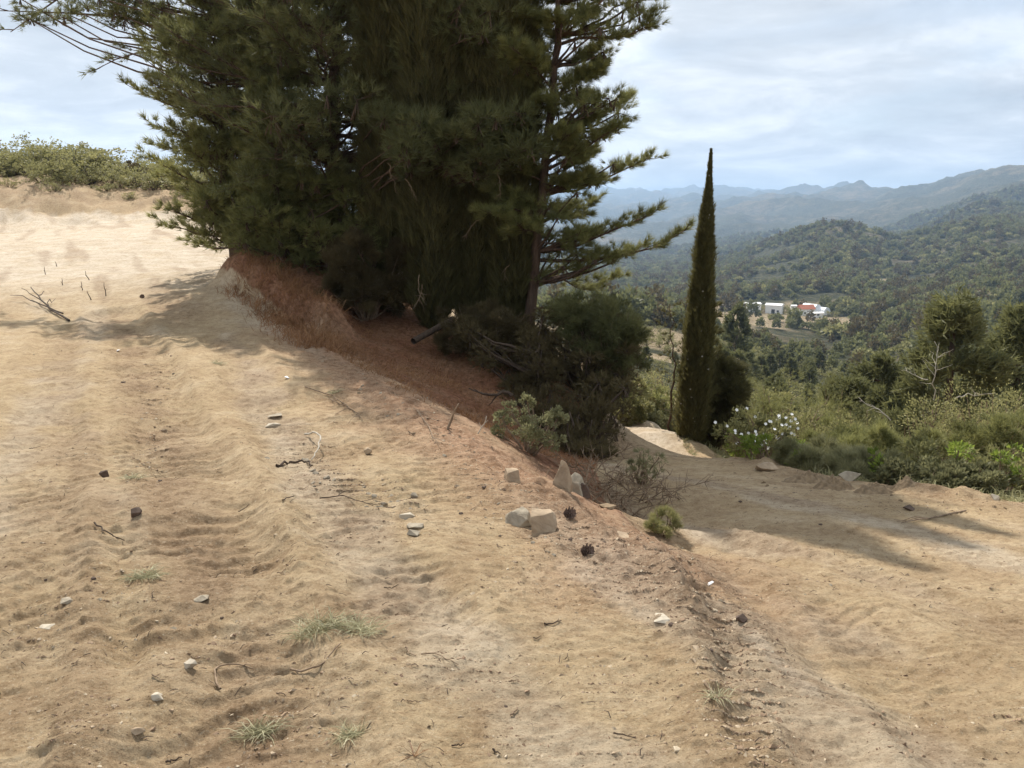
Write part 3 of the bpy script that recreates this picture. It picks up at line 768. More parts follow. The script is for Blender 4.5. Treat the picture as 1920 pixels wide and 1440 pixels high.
def make_cypress(label, base, top, radius, rng, n=6000, mat='cypress', group=None, prof=None, spray=0.16, lean=None, k=7, width=0.012, name='cypress_tree', cat='cypress tree', cones=0, wild=0.0):
    base = np.asarray(base, float); Ht = top - base[2]
    root = thing(name, label, cat, tuple(base), group)
    lean = np.array([0, 0]) if lean is None else np.array(lean)
    tk = MB(); zz = np.linspace(-0.1, Ht * 0.93, 9)
    tk.tube(np.stack([lean[0] * zz / Ht, lean[1] * zz / Ht, zz], -1), radius * np.linspace(0.24, 0.02, 9), 7)
    tk.build('trunk', M['bark'], root)
    if prof is None: prof = lambda t: np.interp(t, [0, 0.06, 0.25, 0.55, 0.8, 0.95, 1], [0.45, 0.85, 1.0, 0.9, 0.55, 0.25, 0.06])
    # inner hull of packed foliage
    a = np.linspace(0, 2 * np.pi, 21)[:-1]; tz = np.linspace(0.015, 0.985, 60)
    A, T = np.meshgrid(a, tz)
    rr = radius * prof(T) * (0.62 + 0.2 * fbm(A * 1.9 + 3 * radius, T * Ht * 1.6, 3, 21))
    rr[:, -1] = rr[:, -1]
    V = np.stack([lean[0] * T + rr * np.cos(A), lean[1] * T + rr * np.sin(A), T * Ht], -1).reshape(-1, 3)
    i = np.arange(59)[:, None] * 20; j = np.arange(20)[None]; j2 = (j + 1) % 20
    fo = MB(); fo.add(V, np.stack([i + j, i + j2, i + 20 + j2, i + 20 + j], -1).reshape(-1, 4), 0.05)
    t = 1 - rng.random(n) ** 0.8 ; t = np.where(rng.random(n) < 0.15, rng.random(n), t); t = np.clip(t, 0, 0.995)
    ang = rng.random(n) * 2 * np.pi
    lump = 1 + 0.24 * fbm(ang * 2.2 + 5 * radius, t * Ht * 0.9, 3, 25) + 0.30 * pnoise(ang * 3, t * Ht * 2.2, 28) + (rng.random(n) < .05) * rng.uniform(.1, .5, n)
    rad = radius * prof(t) * lump * rng.uniform(0.72, 1.02, n)
    pos = np.stack([lean[0] * t + rad * np.cos(ang), lean[1] * t + rad * np.sin(ang), t * Ht], -1)
    out_ = np.stack([np.cos(ang), np.sin(ang), np.zeros(n)], -1)
    dirs = unit(out_ * (0.28 + wild) + np.array([0, 0, 1.0]))
    streak = 0.5 + 0.5 * pnoise(ang * 6, t * Ht * 0.7, 33)
    needles(fo, pos, dirs, np.repeat(spray * np.clip(prof(t) * 1.8, .30, 1), k)[:, None], width, k, 0.26 + wild, rng, np.clip(streak * 0.35 + rng.random(n) * 0.65, 0, 1))
    tag(fo.build('foliage', M[mat], root), kind='stuff')
    for c in range(cones):
        q = rng.integers(0, n)
        cb = MB(); sphere(cb, pos[q] * np.array([1.06, 1.06, 1]), 0.016, rng)
        cb.build('cone', M['palewood'], root)
    return root
_ico = None
def ico():
    global _ico
    if _ico is None:
        bm = bmesh.new(); bmesh.ops.create_icosphere(bm, subdivisions=1, radius=1)
        _ico = (np.array([v.co[:] for v in bm.verts]), np.array([[v.index for v in f.verts] for f in bm.faces])); bm.free()
    return _ico
def sphere(mb, c, r, rng, tint=0.5):
    v, f = ico(); mb.add(v * r * (1 + rng.normal(0, .05, (len(v), 1))) + np.asarray(c), f, tint)

def make_shrub(name, label, base, width, height, rng, mat='bush', cat='shrub', group=None, leaf=0.05, n=5000, clumps=14, narrow=0.45, stems=9, flat_=0.0, twig='twig', needle=False, flowers=0, sparse=False):
    base = np.asarray(base, float)
    root = thing(name, label, cat, tuple(base), group)
    st = MB(); fo = MB()
    cc = []
    for i in range(clumps):
        a = rng.random() * 2 * np.pi; rr = width * 0.5 * math.sqrt(rng.random()) * 0.8
        hz = height * rng.uniform(0.25, 0.86) * (1 - 0.35 * (rr / (width * 0.5)) ** 2)
        cc.append((rr * math.cos(a), rr * math.sin(a), hz))
    cc = np.array(cc); cr = rng.uniform(0.14, 0.24, clumps) * (width + height) * 0.5 * (0.75 if sparse else 1)
    for c, q in zip(cc, cr):
        s = curve(np.array([c[0] * 0.1, c[1] * 0.1, -0.05]), c, 0.0, 6, rng, 0.1)
        st.tube(s, np.linspace(0.018, 0.006, 6) * (0.5 + 0.5 * height), 5, cap=False)
        for _ in range(4):
            e = c + rdir(1, rng)[0] * q * 0.9
            st.tube(curve(s[3 + rng.integers(0, 2)], e, 0, 5, rng, 0.1), np.linspace(0.006, 0.002, 5) * (0.5 + 0.5 * height), 3, cap=False)
    tag(st.build('stems', M[twig], root), kind='stuff')
    idx = rng.integers(0, clumps, n)
    # sub-clumps give an uneven outline
    sub = rdir(clumps * 9, rng) * rng.uniform(0.55, 1.0, (clumps * 9, 1))
    si = idx * 9 + rng.integers(0, 9, n)
    off = sub[si] * cr[idx][:, None] + rdir(n, rng) * (rng.random((n, 1)) ** 0.5) * cr[idx][:, None] * 0.42
    pos = cc[idx] + off * np.array([1, 1, 0.85])
    pos[:, 2] = np.abs(pos[:, 2]) + 0.0
    tint = np.clip(0.45 + 0.35 * rng.normal(size=clumps * 9)[si] * 0.6 + rng.normal(0, 0.12, n), 0, 1)
    d = unit(off + np.array([0, 0, 0.35 * cr.mean()]))
    if needle: needles(fo, pos, d, leaf * 2.2, leaf * 0.13, 8, 0.7, rng, tint)
    else: leaves(fo, pos, d, leaf, leaf * narrow, rng, tint)
    tag(fo.build('foliage', M[mat], root), kind='stuff')
    if flowers:
        for _ in range(flowers):
            q = rng.integers(0, n); p = pos[q] + unit(off[q]) * 0.10 + np.array([0, 0, 0.03])
            p[1] = min(p[1], 0.2) - rng.uniform(.05, .32) ; p[2] = max(p[2], height * 0.45)
            fb = MB(); nm = unit(np.array([rng.normal(0, .3), -1 + rng.normal(0, .3), 0.7])); e1 = unit(np.cross(nm, [0, 0, 1.])); e2 = np.cross(nm, e1)
            for j in range(5):
                a = j * 2 * np.pi / 5; d1 = np.cos(a) * e1 + np.sin(a) * e2; d2 = np.cross(nm, d1)
                fb.add(np.array([p, p + d1 * .014 + d2 * .010 + nm * .003, p + d1 * .023 + nm * .005, p + d1 * .014 - d2 * .010 + nm * .003]), [[0, 1, 2, 3]])
            fb.build('flower', M['petal'], root, smooth=False)
    return root

def bare_branch(label, u0, v0, u1, v1, Y, r, fork, rng, mat='palewood', group=None):
    p0, p1 = P(u0, v0, Y), P(u1, v1, Y + rng.uniform(-.3, .3))
    root = thing('dead_branch', label, 'dead branch', tuple(p0), group)
    c = curve(np.zeros(3), p1 - p0, 0.05, 9, rng, 0.12)
    b_ = MB(); b_.tube(c, np.linspace(r, r * 0.25, 9), 5); b_.build('limb', M[mat], root)
    L = np.linalg.norm(p1 - p0)
    for i in range(fork):
        k = rng.integers(2, 8); d = unit(unit(c[k + 0] - c[k - 1]) + rdir(1, rng)[0] * 0.9)
        tb = MB(); tb.tube(curve(c[k], c[k] + d * L * rng.uniform(.15, .4), 0, 5, rng, .1), np.linspace(r * .5, r * .12, 5), 4); tb.build('twig', M[mat], root)
    return root

# ------------------------------------------------------------------ the pine and cypress grove between the two roads
R_ = np.random.default_rng(101)
YR = 13.6
tr = trunk_path([(988, 640), (1000, 540), (1010, 440), (1018, 330), (1032, 210), (1044, 70), (1050, -60), (1056, -260)], [YR] * 8)
def pb(pix, dY, Y0=YR): return [P(u, v, Y0 + d) for (u, v), d in zip(pix, dY)]
br_right = [
    (pb([(1008, 488), (1080, 490), (1160, 480), (1225, 465), (1285, 432)], [0, -.1, -.3, -.4, -.5]), 0.035),
    (pb([(1010, 470), (1070, 466), (1130, 440), (1190, 415), (1222, 402)], [0, -.3, -.6, -.8, -.9]), 0.03),
    (pb([(1018, 368), (1070, 352), (1120, 342), (1170, 318), (1220, 297)], [0, .2, .3, .4, .5]), 0.03),
    (pb([(1022, 320), (1080, 290), (1120, 262), (1155, 240)], [0, -.3, -.5, -.6]), 0.03),
    (pb([(1028, 270), (1080, 245), (1130, 215), (1172, 188)], [0, .1, .2, .3]), 0.03),
    (pb([(1032, 200), (1060, 160), (1100, 140), (1120, 120)], [0, .1, .2, .3]), 0.025),
    (pb([(1044, 85), (1090, 70), (1150, 72), (1200, 60), (1225, 35)], [0, -.1, -.3, -.5, -.6]), 0.03),
    (pb([(1046, 40), (1100, 10), (1160, -10), (1235, -5)], [0, .2, .3, .3]), 0.03),
    (pb([(1050, -20), (1110, -60), (1180, -90), (1240, -60)], [0, .2, .3, .3]), 0.03),
    (pb([(994, 580), (1040, 575), (1080, 590), (1120, 610)], [0, -.3, -.6, -.8]), 0.022),
    (pb([(1000, 540), (1050, 520), (1090, 545), (1150, 520)], [0, .3, .5, .6]), 0.02),
    (pb([(1014, 420), (1050, 400), (1085, 405), (1110, 380)], [0, .5, .8, .9]), 0.02),
    (pb([(1014, 410), (960, 390), (920, 400)], [0, -.5, -.9]), 0.02),
    (pb([(1036, 170), (1000, 120), (960, 90)], [0, -.4, -.8]), 0.02),
]
make_pine('slender young pine with airy branches reaching right over the valley, right of the dark cypresses', tr, 0.085, br_right, R_, spread=1.0, nb=42, z0=0.22, tuft_k=26, tuft=0.135, tw=0.0058, tw_n=30, tw_len=0.55, dens=1.0, mat='pine_light',
          masses=[pix_clumps([(1030, -150), (1240, -150), (1200, 60), (1110, 110), (1050, 110)], 26, (13.0, 14.3), (.18, .32), R_) + (26,),
                  pix_clumps([(1035, 140), (1100, 150), (1165, 190), (1165, 230), (1100, 290), (1035, 330)], 26, (13.0, 14.3), (.16, .30), R_) + (26,),
                  pix_clumps([(1020, 330), (1120, 310), (1180, 300), (1120, 350), (1040, 420)], 14, (13.0, 14.2), (.14, .26), R_) + (22,),
                  pix_clumps([(1010, 440), (1110, 430), (1190, 470), (1120, 520), (1000, 530)], 18, (13.0, 14.0), (.12, .25), R_) + (22,)])
# big pines on the left of the grove
tr = trunk_path([(628, 500), (628, 400), (622, 280), (630, 120), (640, -50), (650, -190)], [15.6] * 6)
tr[0][2] = H(tr[0][0], tr[0][1]) - .05
over = [
    (pb([(560, 120), (430, 70), (300, 40), (150, 25), (0, 20)], [0, .4, .8, 1.2, 1.6], 15.9), 0.05),
    (pb([(560, 150), (450, 110), (330, 95), (240, 100), (180, 130)], [0, .1, .3, .5, .6], 15.9), 0.04),
    (pb([(600, -100), (450, -80), (300, -60), (120, -10), (20, 60)], [0, .2, .6, 1.2, 1.8], 15.9), 0.05),
    (pb([(560, 320), (520, 325), (480, 335), (440, 345)], [0, -1.2, -1.8, -2.3], 15.6), 0.02),
    (pb([(600, 180), (700, 150), (820, 170), (900, 200)], [0, -1.2, -1.8, -2.1], 15.6), 0.04),
    (pb([(610, 230), (740, 220), (860, 260), (980, 290)], [0, -1.4, -2.2, -2.5], 15.6), 0.04),
    (pb([(620, 250), (540, 220), (470, 200), (400, 200)], [0, -1.2, -1.8, -2.2], 15.6), 0.04),
    (pb([(620, 300), (560, 290), (520, 300)], [0, -1.2, -2.0], 15.6), 0.04),
    (pb([(620, 60), (560, 40), (520, 40)], [0, -1.2, -2.0], 15.6), 0.04),
    (pb([(640, 60), (740, 20), (840, 30)], [0, -1.2, -2.0], 15.6), 0.04),
]
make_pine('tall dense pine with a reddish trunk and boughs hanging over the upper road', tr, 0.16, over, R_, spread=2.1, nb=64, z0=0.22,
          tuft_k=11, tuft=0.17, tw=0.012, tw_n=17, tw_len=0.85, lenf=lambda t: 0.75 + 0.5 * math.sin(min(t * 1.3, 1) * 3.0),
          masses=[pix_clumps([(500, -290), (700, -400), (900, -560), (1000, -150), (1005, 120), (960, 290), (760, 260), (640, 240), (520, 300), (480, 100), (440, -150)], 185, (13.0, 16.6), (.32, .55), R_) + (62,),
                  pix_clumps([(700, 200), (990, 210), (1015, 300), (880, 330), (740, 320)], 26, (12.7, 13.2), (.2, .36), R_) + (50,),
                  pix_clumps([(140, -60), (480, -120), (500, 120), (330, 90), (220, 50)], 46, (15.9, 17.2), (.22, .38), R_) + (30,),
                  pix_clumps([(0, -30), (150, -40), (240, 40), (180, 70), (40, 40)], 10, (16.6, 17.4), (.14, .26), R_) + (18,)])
b = at(455, 16.5)
tr = np.array([[b.x, b.y, b.z - .1], [b.x - .1, b.y, b.z + 2.5], [b.x + .1, b.y, b.z + 4.6], [b.x + .3, b.y, b.z + 6.0]])
make_pine('bushy pine at the left end of the grove, its skirts brushing the pale upper road', tr, 0.12, [
    (pb([(440, 250), (370, 215), (300, 190), (240, 160)], [0, -.3, -.5, -.6], 16.5), 0.03),
    (pb([(440, 320), (380, 280), (320, 250), (280, 230)], [0, .3, .5, .6], 16.5), 0.03),
    (pb([(450, 200), (400, 140), (340, 110), (310, 80)], [0, -.3, -.5, -.6], 16.5), 0.03)], R_, spread=1.35, nb=56, z0=0.05,
          tuft_k=11, tuft=0.16, tw=0.012, tw_n=15, tw_len=0.6, mat='pine_light', lenf=lambda t: 0.55 + 0.6 * math.sin(min(0.15 + t * 1.1, 1) * 3.0),
          masses=[pix_clumps([(330, 60), (520, 0), (600, 200), (600, 420), (520, 460), (440, 440), (395, 400), (375, 310), (340, 240), (330, 160)], 150, (15.6, 17.4), (.28, .48), R_) + (56,),
                  pix_clumps([(375, 360), (560, 360), (600, 500), (540, 492), (470, 462), (400, 425)], 60, (15.0, 16.6), (.2, .36), R_) + (50,),
                  pix_clumps([(380, -130), (560, -150), (540, 20), (340, 60)], 30, (15.8, 17.4), (.3, .5), R_) + (50,)])
b = at(540, 14.8)
tr = np.array([[b.x, b.y, b.z - .1], [b.x, b.y, b.z + 1.5], [b.x + .1, b.y, b.z + 3.2]])
make_pine('low pine with yellowish green skirts in front of the tall pine, above the dry grass', tr, 0.06, [], R_, spread=0.95, nb=44, z0=0.03,
          tuft_k=11, tuft=0.14, tw=0.010, tw_n=13, tw_len=0.5, mat='pine_light',
          masses=[pix_clumps([(450, 400), (520, 330), (680, 330), (740, 430), (740, 570), (620, 520), (540, 482), (450, 455)], 130, (14.0, 15.2), (.2, .36), R_) + (46,)])
b = at(700, 17.5)
tr = np.array([[b.x, b.y, b.z - .1], [b.x, b.y, b.z + 4], [b.x + .1, b.y, b.z + 8.0]])
make_pine('pine filling the back of the grove behind the dark cypresses', tr, 0.13, [], R_, spread=2.2, nb=56, z0=0.06,
          tuft_k=10, tuft=0.19, tw=0.015, tw_n=14, tw_len=0.9)
cyp = [(735, 14.4, 0.46, 9.6, 'leftmost dark cypress of the row in the middle of the grove'),
       (815, 13.9, 0.48, 10.3, 'second dark cypress of the row, behind the lying board'),
       (890, 14.1, 0.44, 9.9, 'third dark cypress of the row, just left of the last one'),
       (962, 13.8, 0.40, 9.0, 'rightmost dark cypress of the row, beside the slender pine trunk')]
for u, Y, rad, ht, lb in cyp:
    b = at(u, Y)
    make_cypress(lb, b, b.z + ht, rad, R_, n=9000, spray=0.22, k=7, width=0.013,
                 prof=lambda t: np.interp(t, [0, 0.05, 0.2, 0.6, 0.85, 1], [0.30, 0.8, 1.0, 0.95, 0.6, 0.08]), group='dark cypresses in the grove', wild=0.20)
b = at(690, 13.9)
make_shrub('bush', 'dark undergrowth bush below the tall pine, left of the cypresses', b, 1.6, 1.5, R_, mat='darkbush', n=12000, clumps=18, leaf=0.05, needle=True)
b = at(905, 13.0)
make_shrub('bush', 'brown shaded bush at the foot of the rightmost cypresses', b, 1.7, 0.8, R_, mat='darkbush', n=7000, clumps=18, leaf=0.04, needle=True)
# dark bush hanging over the lower road: a sprawling crown on several stems
def sprawl(label, base, poly, n, depth, rr, tufts, mat, rng, tuft, tw, k_=9):
    base = np.asarray(base, float); root = thing('bush', label, 'bush', tuple(base))
    poly = np.array(poly, float); cs, rs = [], []
    while len(cs) < n:
        u = rng.uniform(poly[:, 0].min(), poly[:, 0].max()); v = rng.uniform(poly[:, 1].min(), poly[:, 1].max())
        if not inpoly(np.array([u]), np.array([v]), poly)[0]: continue
        Yc = np.interp(v, [depth[0][0], depth[1][0]], [depth[0][1], depth[1][1]]) + rng.uniform(-.35, .9); p = P(u, v, Yc)
        g_ = H(p[0], p[1]); p[2] = max(p[2], g_ + .1); cs.append(p - base); rs.append(rng.uniform(*rr))
    fo = MB(); br = MB()
    stems = [np.array([rng.normal(0, .25), rng.normal(0, .3), -.05]) for _ in range(7)]
    for st in stems: st[2] = H(st[0] + base[0], st[1] + base[1]) - base[2] - .05
    clump_mass(fo, br, cs, rs, tufts, rng, tuft=tuft, tw=tw, k=k_, trunkpts=np.array([st + np.array([0, 0, h_]) for st in stems for h_ in (0, .3, .6)]))
    for st in stems:
        e = rng.normal(0, .22, 2); br.tube(curve(st, st + np.array([e[0], e[1], .55]), 0, 6, rng, .12), np.linspace(.022, .009, 6), 6)
    tag(br.build('stems', M['darktwig'], root), kind='stuff'); tag(fo.build('foliage', M[mat], root), kind='stuff')
b = at(1060, 11.2)
sprawl('big dark sprawling bush on the bank between the cypress row and the lower road', b, [(865, 610), (930, 600), (1010, 588), (1120, 582), (1185, 612), (1172, 680), (1180, 740), (1150, 800), (1130, 830), (1060, 820), (1000, 790), (950, 740), (900, 680)], 175, ((600, 12.6), (840, 10.2)), (.13, .25), 48, 'darkbush', R_, .085, .008)
b = at(1100, 9.9)
sprawl('dark low bush spilling onto the lower road at the foot of the bank', b, [(1040, 790), (1150, 780), (1165, 800), (1150, 850), (1110, 882), (1070, 866), (1040, 835)], 40, ((780, 10.6), (880, 9.3)), (.09, .17), 36, 'darkbush', R_, .075, .007)
b = at(1130, 12.4)
make_shrub('bush', 'olive bush at the right rim of the grove above the lower road', b, 1.2, 1.9, R_, mat='pine', n=9000, clumps=22, leaf=0.05, needle=True)
# light bush on the crest
g = P(990, 880, 6.9); b = (g[0], g[1], H(g[0], g[1]))
make_shrub('bush', 'small grey green bush with tiny leaves standing on the bank crest', b, 0.66, 0.66 + (P(990, 880, 6.9)[2] - b[2]) , R_, mat='greybush', n=5200, clumps=15, leaf=0.026, narrow=0.6, sparse=True)

for q in range(7):
    u0, v0 = R_.uniform(600, 960), R_.uniform(300, 540); bare_branch('dead grey twig hanging in the dark grove', u0, v0, u0 + R_.uniform(-35, 35), v0 + R_.uniform(25, 70), R_.uniform(12.7, 13.2), .007, 5, R_, 'twig', group='dead twigs hanging in the grove')
# the lone cypress and its companions
b = at(1300, 13.5); b = Vector((P(1298, 822, 13.5)[0], 13.5, b.z))
topz = P(1310, 278, 13.5)[2]
make_cypress('tall slim lone cypress at the edge of the lower road', b, topz, 0.235, R_, n=12000, spray=0.10, k=7, width=0.010, lean=(0.10, 0.0), cones=60, wild=.20,
             prof=lambda t: np.interp(t, [0, 0.04, 0.15, 0.3, 0.48, 0.6, 0.78, 0.9, 0.96, 1], [0.75, 0.95, 1.0, 0.92, 0.76, 0.60, 0.36, 0.17, 0.09, 0.01]), mat='cypress')
b = at(1345, 13.9)
make_shrub('conifer', 'short dark bushy conifer right behind the lone cypress', b, 0.95, P(1340, 640, 14.0)[2] - b.z, R_, mat='cypress', n=10000, clumps=30, leaf=.05, needle=True, cat='conifer', twig='darktwig')
b = at(1325, 14.2)
make_pine('small ragged conifer with pointed top half hidden by the lone cypress', np.array([[b.x, b.y, b.z - .05], [b.x, b.y, b.z + 1.5], [b.x + .03, b.y, b.z + 2.7]]), 0.03, [], R_, spread=0.5, nb=34, z0=0.05,
          tuft_k=10, tuft=0.08, tw=0.009, tw_n=8, tw_len=0.25, dens=0.9, mat='cypress', cat='conifer')
b = at(1262, 14.3)
make_pine('thin sparse sapling with bare twigs left of the lone cypress', np.array([[b.x, b.y, b.z - .05], [b.x + .02, b.y, b.z + 1.1], [b.x - .1, b.y, b.z + 2.2]]), 0.02, [], R_, spread=0.42, nb=22, z0=0.1,
          tuft_k=8, tuft=0.08, tw=0.008, tw_n=6, tw_len=0.25, dens=0.6, mat='cypress', cat='sapling')

# ------------------------------------------------------------------ shrubs below the right edge of the lower road
RSH = 'shrubs on the slope right of the lower road'
def sh_at(u, Y, vtop, w, **k):
    b = at(u, Y); h = P(u, vtop, Y)[2] - b.z
    return make_shrub(base=b, width=w, height=max(h, 0.25), rng=R_, **k)
sh_at(1435, 10.6, 765, 1.05, name='rockrose', label='rockrose bush with white flowers and bright green leaves beside the lower road', mat='bush', n=6000, clumps=16, leaf=0.045, flowers=70, cat='flowering shrub')
sh_at(1460, 9.6, 815, 0.9, name='bush', label='lime green leafy sprigs in front of the white flowered rockrose', mat='lime', n=1500, clumps=12, leaf=0.045, sparse=True)
sh_at(1395, 11.2, 790, 0.5, name='bush', label='lime green sprig at the foot of the dark conifer', mat='lime', n=700, clumps=7, leaf=0.04, sparse=True)
specs = [
    (1480, 14.5, 672, 1.9, 'pine_light', True, 'yellow green pine sapling bush rising behind the rockrose'),
    (1400, 15.5, 700, 1.4, 'pine_light', True, 'pale pine bush between the lone cypress and the yellow green sapling'),
    (1560, 12.0, 735, 1.5, 'bush', False, 'olive shrub right of the rockrose'),
    (1600, 10.3, 790, 1.3, 'pine_light', True, 'feathery green bush at the right road edge behind the dark soil heaps'),
    (1540, 9.0, 845, 1.0, 'grass', True, 'low grassy bush directly behind the soil heap'),
    (1660, 13.5, 705, 1.7, 'bush', False, 'rounded grey olive shrub on the slope below the bare branches'),
    (1700, 9.2, 800, 1.3, 'pine_light', True, 'feathery bush with ochre tips in the middle of the right verge'),
    (1640, 8.4, 868, 0.9, 'grass', True, 'low grassy bush between two soil heaps'),
    (1760, 11.5, 720, 1.5, 'bush', False, 'dense dull green shrub below the tall faint pine'),
    (1790, 8.3, 830, 1.2, 'bush', False, 'leafy shrub at the right verge, third from the frame edge'),
    (1870, 9.8, 760, 1.4, 'pine_light', True, 'tall feathery bush near the right frame edge'),
    (1900, 7.9, 850, 1.1, 'bush', False, 'dull green shrub at the right frame edge by the road'),
    (1950, 10.8, 700, 1.8, 'bush', False, 'large shrub cut by the right frame edge'),
    (1740, 7.6, 890, 0.7, 'greybush', False, 'small silvery plant at the road verge'),
    (1850, 7.3, 905, 0.7, 'greybush', False, 'small silvery plant at the verge near the right frame edge'),
    (1840, 14.0, 640, 2.0, 'bush', False, 'broad hazy shrub above the tall feathery bush'),
    (1610, 16.5, 690, 1.8, 'pine', True, 'dark pine bush on the slope behind the rounded grey olive shrub'),
]
for u, Y, vt, w, mt, nd, lb in specs:
    sh_at(u, Y, vt, w, name='bush', label=lb, mat=mt, n=int(5200 if nd else 6500), clumps=int(14 + 6 * w), leaf=0.045 if nd else 0.05, needle=nd, group=None)
for u, Y, vt, w, lb in ((1500, 9.0, 835, .5, 'bright lime sprigs left of the low grassy bush'), (1675, 8.3, 800, .45, 'bright lime sprigs amid the feathery bushes'),
                        (1815, 7.7, 820, .5, 'bright lime sprigs near the silvery plants'), (1905, 7.4, 815, .4, 'bright lime sprigs at the right frame edge')):
    sh_at(u, Y, vt, w, name='leafy_sprig', label=lb, mat='lime', n=420, clumps=6, leaf=0.05, sparse=True, cat='plant')
# bare pale branches sticking out of the shrubs
bare_branch('pale bare branch lying on the shrubs below the rounded grey olive shrub', 1670, 788, 1610, 745, 12.0, 0.011, 4, R_)
bare_branch('pale bare branch pointing up from the hazy pine on the right slope', 1740, 712, 1690, 695, 14.0, 0.010, 3, R_)
bare_branch('thin bare horizontal branch near the right frame edge', 1790, 748, 1860, 741, 13.0, 0.009, 3, R_)
bare_branch('thin leafless upright stem of a dead sapling on the right slope', 1750, 750, 1752, 640, 14.5, 0.010, 9, R_)

# bushes beyond the bend of the lower road
for u, Y, vt, w, mt, lb in ((1195, 22, 668, 1.9, 'bush', 'green bush above the pale cutting beyond the bend of the lower road'), (1150, 20.5, 640, 1.6, 'pine', 'dark olive bush beside the grove beyond the bend'),
                            (1245, 23, 690, 1.6, 'bush', 'green bush just left of the lone cypress beyond the bend'), (1215, 27, 655, 2.2, 'greybush', 'greyish bush behind the green ones beyond the bend'),
                            (1262, 30, 640, 2.4, 'pine_light', 'sunlit pine bush behind the lone cypress'), (1350, 22, 690, 2.4, 'bush', 'scrub bush right of the lone cypress further down the slope'),
                            (1215, 18.6, 725, 1.4, 'bush', 'nearest green bush over the bend, left of the lone cypress'), (1252, 19.0, 715, 1.2, 'pine_light', 'sunlit low bush touching the lone cypress outline over the bend'), (1178, 16.2, 700, 1.0, 'bush', 'roadside bush at the inner side of the bend'), (1222, 17.0, 712, 1.0, 'pine_light', 'sunlit roadside bush where the lower road drops away'), (1185, 15.7, 742, .75, 'bush', 'small roadside bush hiding the crown of the bend'), (1222, 16.2, 752, .6, 'greybush', 'small grey roadside bush on the crown of the bend'), (1190, 17.2, 745, .8, 'bush', 'low roadside bush at the bend of the lower road'), (1255, 16.6, 755, .7, 'greybush', 'low greyish bush at the roadside left of the lone cypress'), (1120, 18.5, 720, 1.2, 'bush', 'small bush on the left side of the bend of the lower road')):
    b = at(u, Y); h = P(u, vt, Y)[2] - b.z
    make_shrub('bush', lb, b, w, max(h, .6), R_, mat=mt, n=5200, clumps=18, leaf=0.06)

# ------------------------------------------------------------------ prototypes copied for the scrub and the woods
def proto_tree(kind, rng, fine=1.0):
    """a copied tree of unit height: trunk and crown; fine < 1 gives smaller and more leaves for near copies"""
    root = thing('pine_tree' if kind == 'pine' else 'shrub', 'x', 'tree', (0, 0, -500))
    fo = MB(); tk = MB()
    w = 0.62 if kind == 'pine' else 1.15
    if kind == 'pine':
        tk.tube(np.array([[0, 0, -.05], [0.01, 0, .5], [0.0, 0.01, .95]]), [0.03, 0.02, 0.006], 5)
        n = int(750 / fine ** 1.6)
        nbr = 46; bt = np.sort(rng.random(nbr)) * .82 + .14; ba = np.arange(nbr) * 2.4 + rng.normal(0, .4, nbr); bl = w * .52 * np.interp(bt, [.1, .3, .6, 1.0], [.8, 1.0, .72, .10]) * rng.uniform(.7, 1.25, nbr)
        i = rng.integers(0, nbr, n); q = rng.uniform(.25, 1, n) ** .7
        pos = np.stack([np.cos(ba[i]) * bl[i] * q, np.sin(ba[i]) * bl[i] * q, bt[i] + .16 * bl[i] * q], -1) + rng.normal(0, .022, (n, 3))
        d = unit(np.stack([np.cos(ba[i]), np.sin(ba[i]), np.full(n, .55)], -1))
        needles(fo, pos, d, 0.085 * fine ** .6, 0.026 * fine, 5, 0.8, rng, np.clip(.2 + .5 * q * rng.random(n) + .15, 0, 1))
        for a_, t_, l_ in zip(ba[::2], bt[::2], bl[::2]): tk.tube(np.array([[0, 0, t_], [np.cos(a_) * l_ * .5, np.sin(a_) * l_ * .5, t_ + .05 * l_], [np.cos(a_) * l_, np.sin(a_) * l_, t_ + .16 * l_]]), [.007, .004, .002], 3, cap=False)
        m = 'pine'
    else:
        n = int(1500 / fine ** 1.6); cl = 16
        cc = np.stack([rng.normal(0, .24, cl) * w, rng.normal(0, .24, cl) * w, rng.uniform(.25, .80, cl)], -1)
        cr = rng.uniform(.13, .26, cl)
        for c_ in cc: tk.tube(curve(np.array([0, 0, -.05]), c_, 0, 4, rng, .08), np.linspace(.018, .005, 4), 3, cap=False)
        sub = rdir(cl * 8, rng) * rng.uniform(.6, 1.05, (cl * 8, 1))
        i = rng.integers(0, cl, n); si = i * 8 + rng.integers(0, 8, n); off = sub[si] * cr[i][:, None] + rdir(n, rng) * rng.random((n, 1)) ** .5 * cr[i][:, None] * .45
        pos = cc[i] + off; pos[:, 2] = np.clip(pos[:, 2], 0.03, 1.15)
        leaves(fo, pos, unit(off + .05), 0.062 * fine, 0.040 * fine, rng, np.clip(.45 + .2 * rng.normal(size=cl * 8)[si] + rng.normal(0, .12, n), 0, 1), .9)
        m = 'bush'
    tk.build('trunk' if kind == 'pine' else 'stems', M['bark'], root)
    fo.build('crown', M[m], root)
    return root
R2_ = np.random.default_rng(202)
protos = {'pine': [proto_tree('pine', R2_) for _ in range(4)], 'bush': [proto_tree('bush', R2_) for _ in range(4)],
          'near pine': [proto_tree('pine', R2_, .42) for _ in range(4)], 'near bush': [proto_tree('bush', R2_, .42) for _ in range(4)]}
protos['fine pine'] = [proto_tree('pine', R2_, .24) for _ in range(4)]
used = set()
def place(kind, i, loc, rz, sc, label, cat, group):
    pr = protos[kind][i % 4]
    key = (kind, i % 4)
    if key not in used:
        used.add(key); o = pr; o.location = loc; o.rotation_euler = (0, 0, rz); o.scale = sc
    else:
        o = dup(pr, loc, rz, sc)
    o['label'] = label; o['category'] = cat; o['group'] = group
    return o
